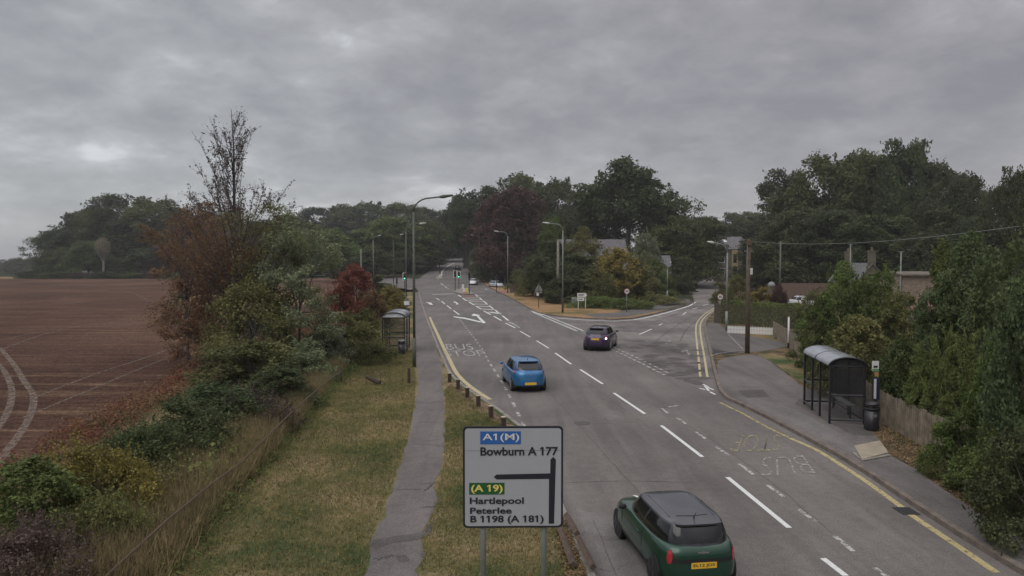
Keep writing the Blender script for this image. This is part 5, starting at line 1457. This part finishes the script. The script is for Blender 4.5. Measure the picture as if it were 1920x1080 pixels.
# --- gardens and near bushes on the right
G8 = 'bushes and young trees behind the board fence'
for i, (kd, px, D, top, w, lk, lab) in enumerate((
        ('bush0', 1385, 78, 518, 60, 'olive', 'brownish bush behind the telegraph pole'), ('bush1', 1430, 80, 540, 60, 'yellow', 'yellowish bush above the clipped hedge'),
        ('bush2', 1462, 76, 535, 44, 'copper', 'dark red bush left of the white roofed car'), ('bush1', 1355, 95, 530, 50, 'olive', 'olive bush behind the second round sign'),
        ('sap0', 1535, 38, 545, 90, 'olive', 'green young tree right above the board fence end'), ('sap1', 1578, 37, 500, 100, 'mid', 'young tree in front of the cottage gable'),
        ('sap2', 1632, 34, 490, 120, 'mid', 'big leafy young tree behind the right bus shelter'), ('sap0', 1690, 32, 545, 110, 'olive', 'leafy bush below the pale brick outbuilding'),
        ('bush0', 1610, 30, 600, 150, 'olive', 'olive bush directly behind the shelter roof'), ('bush1', 1540, 37, 610, 70, 'mid', 'green bush beside the fence left of the shelter'),
        ('spire', 1765, 27, 452, 74, 'lime', 'bright green pointed spire tree'), ('bush2', 1690, 27, 640, 120, 'mid', 'green bush over the board fence'),
        ('sap1', 1830, 26, 452, 150, 'feather', 'tall feathery green tree at the right'), ('sap2', 1900, 23, 430, 150, 'feather', 'feathery tree at the right edge of the photo'),
        ('sap0', 1770, 26, 540, 130, 'feather', 'feathery bush under the bright green spire'), ('sap1', 1742, 23, 640, 70, 'lime', 'yellow green spiky shrub behind the fence end'),
        ('sap2', 1806, 21.5, 605, 80, 'lime', 'taller yellow green spiky shrub right of the fence end'), ('bush0', 1795, 22, 690, 90, 'lime', 'yellow green bush behind the board fence end'),
        ('bush1', 1808, 19, 768, 110, 'lime', 'bright green low bush at the end of the board fence'), ('bush2', 1880, 19, 640, 150, 'mid', 'green bush on the right bank'),
        ('bush0', 1930, 17, 560, 160, 'feather', 'green tall bush cut by the right edge of the photo'), ('bush1', 1870, 17, 800, 150, 'mid', 'dark green ivy covered bush above the right path'),
        ('bush2', 1945, 14.5, 800, 170, 'dark', 'dark bush nearest the camera on the right'),         ('low1', 1795, 18.5, 870, 70, 'olive', 'low dry plant on the leafy bank'),
        ('bush0', 1495, 52, 620, 60, 'dark', 'dark bush behind the slim white post'))):
    cat = 'tree' if kd[:3] in ('sap', 'spi') else 'bush'
    plant(kd, 'young_tree' if cat == 'tree' else 'shrub', lab, px, D, top, w, lk, cat, G8)
# clipped hedge
a_ = U(1352, 608, 0); b_ = U(1512, 620, 0)
rng = np.random.default_rng(77)
def boxleaves(a, b, depth, hh, n, size):
    d = (b - a); L = d.length; d = d / L; nrm = Vector((-d.y, d.x, 0))
    P = []; N_ = []
    for _ in range(n):
        u = rng.uniform(0, L); k = rng.uniform()
        if k < .5: v, z, nn = rng.uniform(-.12, .05), rng.uniform(0, hh), -nrm
        elif k < .92: v, z, nn = rng.uniform(0, depth), hh + rng.uniform(-.05, .14) + .07 * math.sin(u * 2.3), Vector((0, 0, 1))
        else:
            v, z, nn = rng.uniform(0, depth), rng.uniform(0, hh), -d; u = rng.uniform(-.12, .05)
        p = a + d * u + nrm * v; P.append((p.x, p.y, z + .1)); N_.append((nn.x, nn.y, nn.z))
    N_ = np.array(N_) + .6 * rng.normal(size=(n, 3))
    return leaf_mesh('leaves', np.array(P), N_, size, .5, rng)
t = thing('clipped_hedge', 'long clipped green hedge behind the low white picket fence', 'hedge', (0, 0, 0))
link('leaves', boxleaves(a_, b_, 2.2, 1.85, 30000, .06), LM['lime'], t)
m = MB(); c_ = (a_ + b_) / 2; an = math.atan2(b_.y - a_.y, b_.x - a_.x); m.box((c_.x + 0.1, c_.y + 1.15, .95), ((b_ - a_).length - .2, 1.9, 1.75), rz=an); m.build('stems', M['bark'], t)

# --- left bank shrubs
G9 = 'shrubs of the left bank beside the field'
for i, (kd, px, D, top, w, lk, lab) in enumerate((
        ('low0', 165, 15.6, 838, 170, 'yellow', 'yellow leaved bush at the lower left of the bank'), ('bush0', 60, 14.2, 868, 230, 'mid', 'dark green bush at the lower left edge of the photo'),
        ('low1', 40, 12.3, 985, 200, 'purple', 'dark purplish bramble in the lower left corner'), ('low1', 190, 14.0, 935, 130, 'olive', 'olive bramble below the yellow leaved bush'),
        
        ('low0', 270, 18.5, 800, 170, 'dark', 'dark bush between the yellow bush and the sparse tall tree'), ('bush1', 335, 20.5, 752, 170, 'dark', 'blackish green bush in the middle of the left bank'),
        ('bush2', 400, 23.5, 722, 150, 'feather', 'green bush at the field edge left of the willow'), ('low1', 455, 25, 735, 150, 'purple', 'purplish bramble below the sparse tall tree'),
        ('bush0', 520, 28, 690, 150, 'dark', 'dark bush at the foot of the silvery willow'), ('bush2', 470, 31, 640, 190, 'olive', 'green bush around the stem of the sparse tall tree'),
        ('bush1', 565, 34, 640, 120, 'willow', 'silvery lower bush right of the sparse tall tree'),
                ('bush0', 668, 62, 502, 100, 'red', 'bright red leaved bush left of the junction'), ('bush1', 640, 56, 530, 80, 'red', 'dull red bush left of the bright red one'),
        ('bush2', 700, 60, 545, 70, 'rust', 'rusty bush right of the bright red one'), ('bush0', 735, 74, 538, 60, 'yellow', 'yellow leaved bush behind the left bus shelter'),
        ('bush1', 708, 92, 518, 60, 'dark', 'dark green bush by the left side road'), ('bush2', 750, 90, 545, 30, 'olive', 'small olive bush at the footpath before the junction'),
        ('bush0', 680, 47, 582, 66, 'olive', 'olive bush left of the left bus shelter roof'), ('bush1', 650, 42, 590, 110, 'olive', 'olive bush between the willow and the left bus shelter'),
        ('bush2', 610, 38, 600, 100, 'willow', 'grey green bush right of the willow'), ('low0', 690, 39.5, 640, 70, 'olive', 'low olive weeds beside the left bus shelter'),
)):
    plant(kd, 'shrub', lab, px, D, top, w, lk, 'bush', G9, base_off=.1)

# sparse tall tree with almost bare top
def sparse_tree():
    rng = np.random.default_rng(42); D = 38; x = At(440, 500, D).x
    t = thing('sparse_tree', 'tall young tree with nearly bare top and rusty lower leaves on the left bank', 'tree', (x, D, .1))
    H = ZT(208, D); m = MB(); P = []; N_ = []
    m.tube([(0, 0, 0), (.1, 0, H * .3), (0, .05, H * .6), (.05, 0, H * .85), (-.05, 0, H)], [.16, .12, .08, .045, .012], 7)
    L = []
    tw = MB()
    for k in range(120):
        z0 = H * rng.uniform(.12, .93); a = rng.uniform(0, 6.283)
        env = min(4.8, (H - z0) * .74 + .25)
        ln = env * rng.uniform(.55, 1.05) * 1.15; out_ = .50 if z0 > H * .5 else .68
        d = Vector((math.cos(a) * out_, math.sin(a) * out_, .80)).normalized()
        p0 = Vector((0, 0, z0)); p1 = p0 + d * ln * .5; p2 = p0 + d * ln + Vector((0, 0, .12 * ln))
        if p2.z > H * 1.0: continue
        if p2.z > H * .62 and Vector((p2.x, p2.y)).length > (H * 1.04 - p2.z) * .74 + .15: continue
        r0 = .045 * (1 - z0 / H) + .012
        m.tube([p0, p1, p2], [r0, r0 * .6, .006], 4, False)
        for j in range(int(9 + ln * 4)):
            s = rng.uniform(.2, 1); q = p0.lerp(p2, s); dd = (d * .7 + Vector(rng.normal(size=3) * .45) + Vector((0, 0, .5))).normalized() * rng.uniform(.25, .8)
            tw.tube([q, q + dd], [.010, .004], 3, False)
            nl = (3 if q.z > H * .82 else 7) if q.z > H * .60 else (13 if q.z < H * .48 else 8)
            for _ in range(nl):
                pp = q + dd * rng.uniform(.1, 1.1) + Vector(rng.normal(size=3) * (.05 if q.z > H * .6 else .16)); P.append(tuple(pp)); N_.append(tuple(rng.normal(size=3)))
    P = np.array(P); N_ = np.array(N_)
    m.build('trunk', M['twig'], t, True); tw.build('branches', M['twig'], t)
    hi = P[:, 2] > H * .60
    lf = P[:, 0] < .3 + .8 * np.sin(P[:, 2] * 1.3)
    for nm, sel, mt, s in (('upper_leaves', hi, LM['purple'], .058), ('rusty_leaves', ~hi & lf, LM['rust'], .062), ('green_leaves', ~hi & ~lf, LM['olive'], .062)):
        link(nm, leaf_mesh(nm, P[sel], N_[sel], s, .5, rng), mt, t)
sparse_tree()
def looseTree(label, px, D, top, w, lk, n, nb, size, seed, base=.05, prof='vase'):
    rng = np.random.default_rng(seed); x = At(px, 500, D).x; H = ZT(top, D); R = w / 2 / F * D
    t = thing('loose_tree', label, 'tree', (x, D, .1), 0, 'loose trees on the left bank')
    P, N_, C = crown_points(rng, H, R, base, nb, n, prof, br=(.14, .28), fill=.5)
    link('crown', leaf_mesh('crown', P, N_, size, .42, rng), LM[lk], t)
    tb = trunk_mb(rng, H, base, C, .09, 16); tb.build('trunk', M['twig'], t)
looseTree('rusty red loose tree left of the sparse tall tree', 350, 40, 380, 160, 'rust', 9000, 60, .07, 1)
looseTree('rusty brown tree behind the stem of the sparse tall tree', 420, 42, 376, 190, 'rust', 11000, 60, .07, 2)
looseTree('green topped tree just behind the sparse tall tree', 390, 43, 372, 130, 'olive', 7000, 50, .07, 3)
looseTree('silvery green willow right of the sparse tall tree', 560, 37, 398, 160, 'willow', 17000, 70, .075, 4)
looseTree('grey green tree between the sparse tall tree and the willow', 505, 39, 378, 160, 'olive', 13000, 60, .07, 5)
looseTree('olive tree low in front of the sparse tall tree', 470, 36, 520, 230, 'olive', 14000, 70, .075, 6, prof='bush')
looseTree('low rusty tree at the field side of the sparse tall tree', 350, 38, 520, 110, 'rust', 6000, 40, .07, 7, prof='bush')

# ------------------------------------------------------------------ grass blades and litter
def blades(name, pts, hgt, w, lean, rng, mat, label=None):
    n = len(pts); P = np.array(pts); a = rng.uniform(0, 6.283, n); hh = hgt * rng.uniform(.5, 1.3, n)
    sx = np.cos(a) * w; sy = np.sin(a) * w; lx = rng.normal(size=n) * lean * hh; ly = rng.normal(size=n) * lean * hh
    V = np.stack([np.stack([P[:, 0] - sx, P[:, 1] - sy, P[:, 2]], 1), np.stack([P[:, 0] + sx, P[:, 1] + sy, P[:, 2]], 1), np.stack([P[:, 0] + lx, P[:, 1] + ly, P[:, 2] + hh], 1)], 1).reshape(-1, 3).astype(np.float32)
    me = bpy.data.meshes.new(name); me.vertices.add(n * 3); me.vertices.foreach_set('co', V.ravel()); me.loops.add(n * 3); me.loops.foreach_set('vertex_index', np.arange(n * 3, dtype=np.int32))
    me.polygons.add(n); me.polygons.foreach_set('loop_start', np.arange(0, n * 3, 3, dtype=np.int32)); me.polygons.foreach_set('loop_total', np.full(n, 3, np.int32)); me.update(calc_edges=True)
    o = link(name, me, mat); props(o, label, 'grass', None, 'stuff'); return o
rng = np.random.default_rng(5)
def inside(poly, x, y):
    c = False; j = len(poly) - 1
    for i in range(len(poly)):
        xi, yi = poly[i][0], poly[i][1]; xj, yj = poly[j][0], poly[j][1]
        if (yi > y) != (yj > y) and x < (xj - xi) * (y - yi) / (yj - yi) + xi: c = not c
        j = i
    return c
def scatter(poly, n, clump=None):
    xs = [p[0] for p in poly]; ys = [p[1] for p in poly]; res = []
    while len(res) < n:
        x = rng.uniform(min(xs), max(xs)); y = rng.uniform(min(ys), max(ys))
        if inside(poly, x, y): res.append((x, y, .1))
    return res
bank = pl([(90, 1180), (-150, 1180), (-120, 1060), (160, 960), (340, 840), (500, 740), (600, 690), (700, 640), (690, 660), (640, 700), (560, 800), (470, 900), (380, 1000), (300, 1120)])
pts = []
for p_ in scatter(bank, 4200):
    for _ in range(16): pts.append((p_[0] + rng.normal() * .10, p_[1] + rng.normal() * .10, .08))
blades('tall_dry_grass', pts, .72, .011, .30, rng, LM['drygrass'], 'tall dry grass and dead stems covering the left bank')
def weeds(name, poly, n, hh, size, mat, label, cl=.5, aspect=.5):
    xs = [p[0] for p in poly]; ys = [p[1] for p in poly]; C = []
    while len(C) < n // 60:
        x = rng.uniform(min(xs), max(xs)); y = rng.uniform(min(ys), max(ys))
        if inside(poly, x, y): C.append((x, y, rng.uniform(.35, 1.25)))
    C = np.array(C); k = rng.integers(0, len(C), n)
    g = rng.normal(size=(n, 2)) * cl * .6; r2 = (g ** 2).sum(1) / (cl * cl)
    z = .1 + hh * C[k, 2] * np.exp(-r2 * 1.1) * rng.uniform(.15, 1.05, n)
    P = np.stack([C[k, 0] + g[:, 0], C[k, 1] + g[:, 1], z], 1)
    N_ = rng.normal(size=(n, 3)); N_[:, 2] = np.abs(N_[:, 2]) + .3
    o = link(name, leaf_mesh(name, P, N_, size, aspect, rng), mat); props(o, label, 'weeds', None, 'stuff')
weeds('bramble_weeds', pl([(120, 1000), (200, 900), (330, 820), (470, 760), (560, 740), (500, 800), (420, 880), (330, 960), (240, 1060), (100, 1100)]), 34000, 1.15, .040, LM['olive'], 'tangled olive weeds covering the middle of the left bank')
weeds('broadleaf_weeds', pl([(230, 940), (250, 890), (330, 850), (400, 850), (470, 860), (500, 850), (480, 900), (400, 960), (330, 950)]), 6500, .8, .06, LM['olive'], 'large leaved green weeds beside the old rail', .4, .8)
weeds('green_weeds', pl([(240, 1110), (330, 1010), (430, 900), (520, 820), (580, 760), (640, 700), (680, 668), (700, 676), (640, 720), (560, 810), (480, 900), (390, 1010), (330, 1120)]), 17000, .42, .034, LM['mid'], 'green weeds fringing the verge along the left bank')
weeds('dark_weeds', pl([(170, 880), (330, 790), (480, 730), (560, 700), (600, 720), (480, 780), (340, 860), (220, 930)]), 20000, 1.0, .04, LM['dark'], 'dark tangled growth under the bushes of the left bank')
weeds('rusty_weeds', pl([(-100, 985), (0, 905), (150, 808), (330, 716), (480, 650), (600, 598), (640, 605), (500, 690), (340, 765), (180, 858), (20, 960)]), 26000, .8, .05, LM['rust'], 'rusty brown weeds between the red weeds and the hedge')
weeds('red_weeds', pl([(-100, 985), (0, 905), (150, 808), (330, 716), (480, 650), (600, 598), (640, 590), (640, 605), (500, 672), (340, 742), (180, 838), (20, 940)]), 24000, .7, .05, LM['red'], 'red weeds along the near edge of the brown field')
weeds('olive_weeds', pl([(600, 690), (650, 640), (700, 600), (735, 570), (745, 590), (716, 640), (712, 665), (660, 668)]), 16000, 1.3, .05, LM['olive'], 'olive undergrowth left of the left bus shelter', .8)
vp = pl([(300, 1120), (380, 1000), (470, 900), (560, 800), (640, 700), (700, 660), (775, 660), (780, 720), (776, 770), (764, 830), (736, 915), (698, 1012), (686, 1085), (640, 1200)])
vp2 = pl([(788, 1080), (792, 1012), (804, 985), (817, 945), (828, 890), (834, 850), (836, 780), (834, 735), (845, 725), (905, 770), (960, 815), (1010, 880), (1045, 960), (1075, 1040), (1105, 1150)])
pts = scatter(vp, 70000) + scatter(vp2, 26000)
blades('short_grass', pts, .075, .009, .5, rng, LM['grass'], 'short patchy grass on the verges beside the left footpath')
lp = pl([(1640, 820), (1660, 800), (1760, 830), (1850, 900), (1960, 990), (1960, 1040), (1860, 985), (1790, 940), (1720, 888), (1668, 858)])
P = np.array(scatter(lp, 5000)); P[:, 2] = .115
N_ = rng.normal(size=(len(P), 3)) * .35; N_[:, 2] += 1
o = link('fallen_leaves', leaf_mesh('fallen_leaves', P, N_, .035, .6, rng), leafmat('leaf_fallen', (.08, .06, .035), (.17, .12, .07), (.36, .27, .16), 3)); props(o, 'fallen leaves on the right bank beside the path', 'leaves', None, 'stuff')
lp = pl([(1062, 985), (1100, 1085), (1070, 1150), (1040, 1010), (1040, 950)])
P = np.array(scatter(lp, 900)); P[:, 2] = .13
N_ = rng.normal(size=(len(P), 3)) * .6; N_[:, 2] += 1
o = link('leaf_debris', leaf_mesh('leaf_debris', P, N_, .04, .5, rng), bpy.data.materials['leaf_fallen']); props(o, 'dead leaves gathered along the kerb beside the large road sign', 'leaves', None, 'stuff')

# ------------------------------------------------------------------ thin haze box, added to lift the distant blacks
mz, tz, bz_, oz = newmat('haze_air'); tz.nodes.remove(bz_)
pv = nd(tz, 'ShaderNodeVolumePrincipled'); pv.inputs['Color'].default_value = (0.9, 0.92, 0.95, 1); pv.inputs['Density'].default_value = 0.00034; pv.inputs['Anisotropy'].default_value = 0.2
tz.links.new(pv.outputs[0], oz.inputs['Volume'])
m = MB(); m.box((0, 1700, 15), (5200, 3700, 80)); o = m.build('haze', mz); o['kind'] = 'stuff'
scene.cycles.volume_bounces = 0
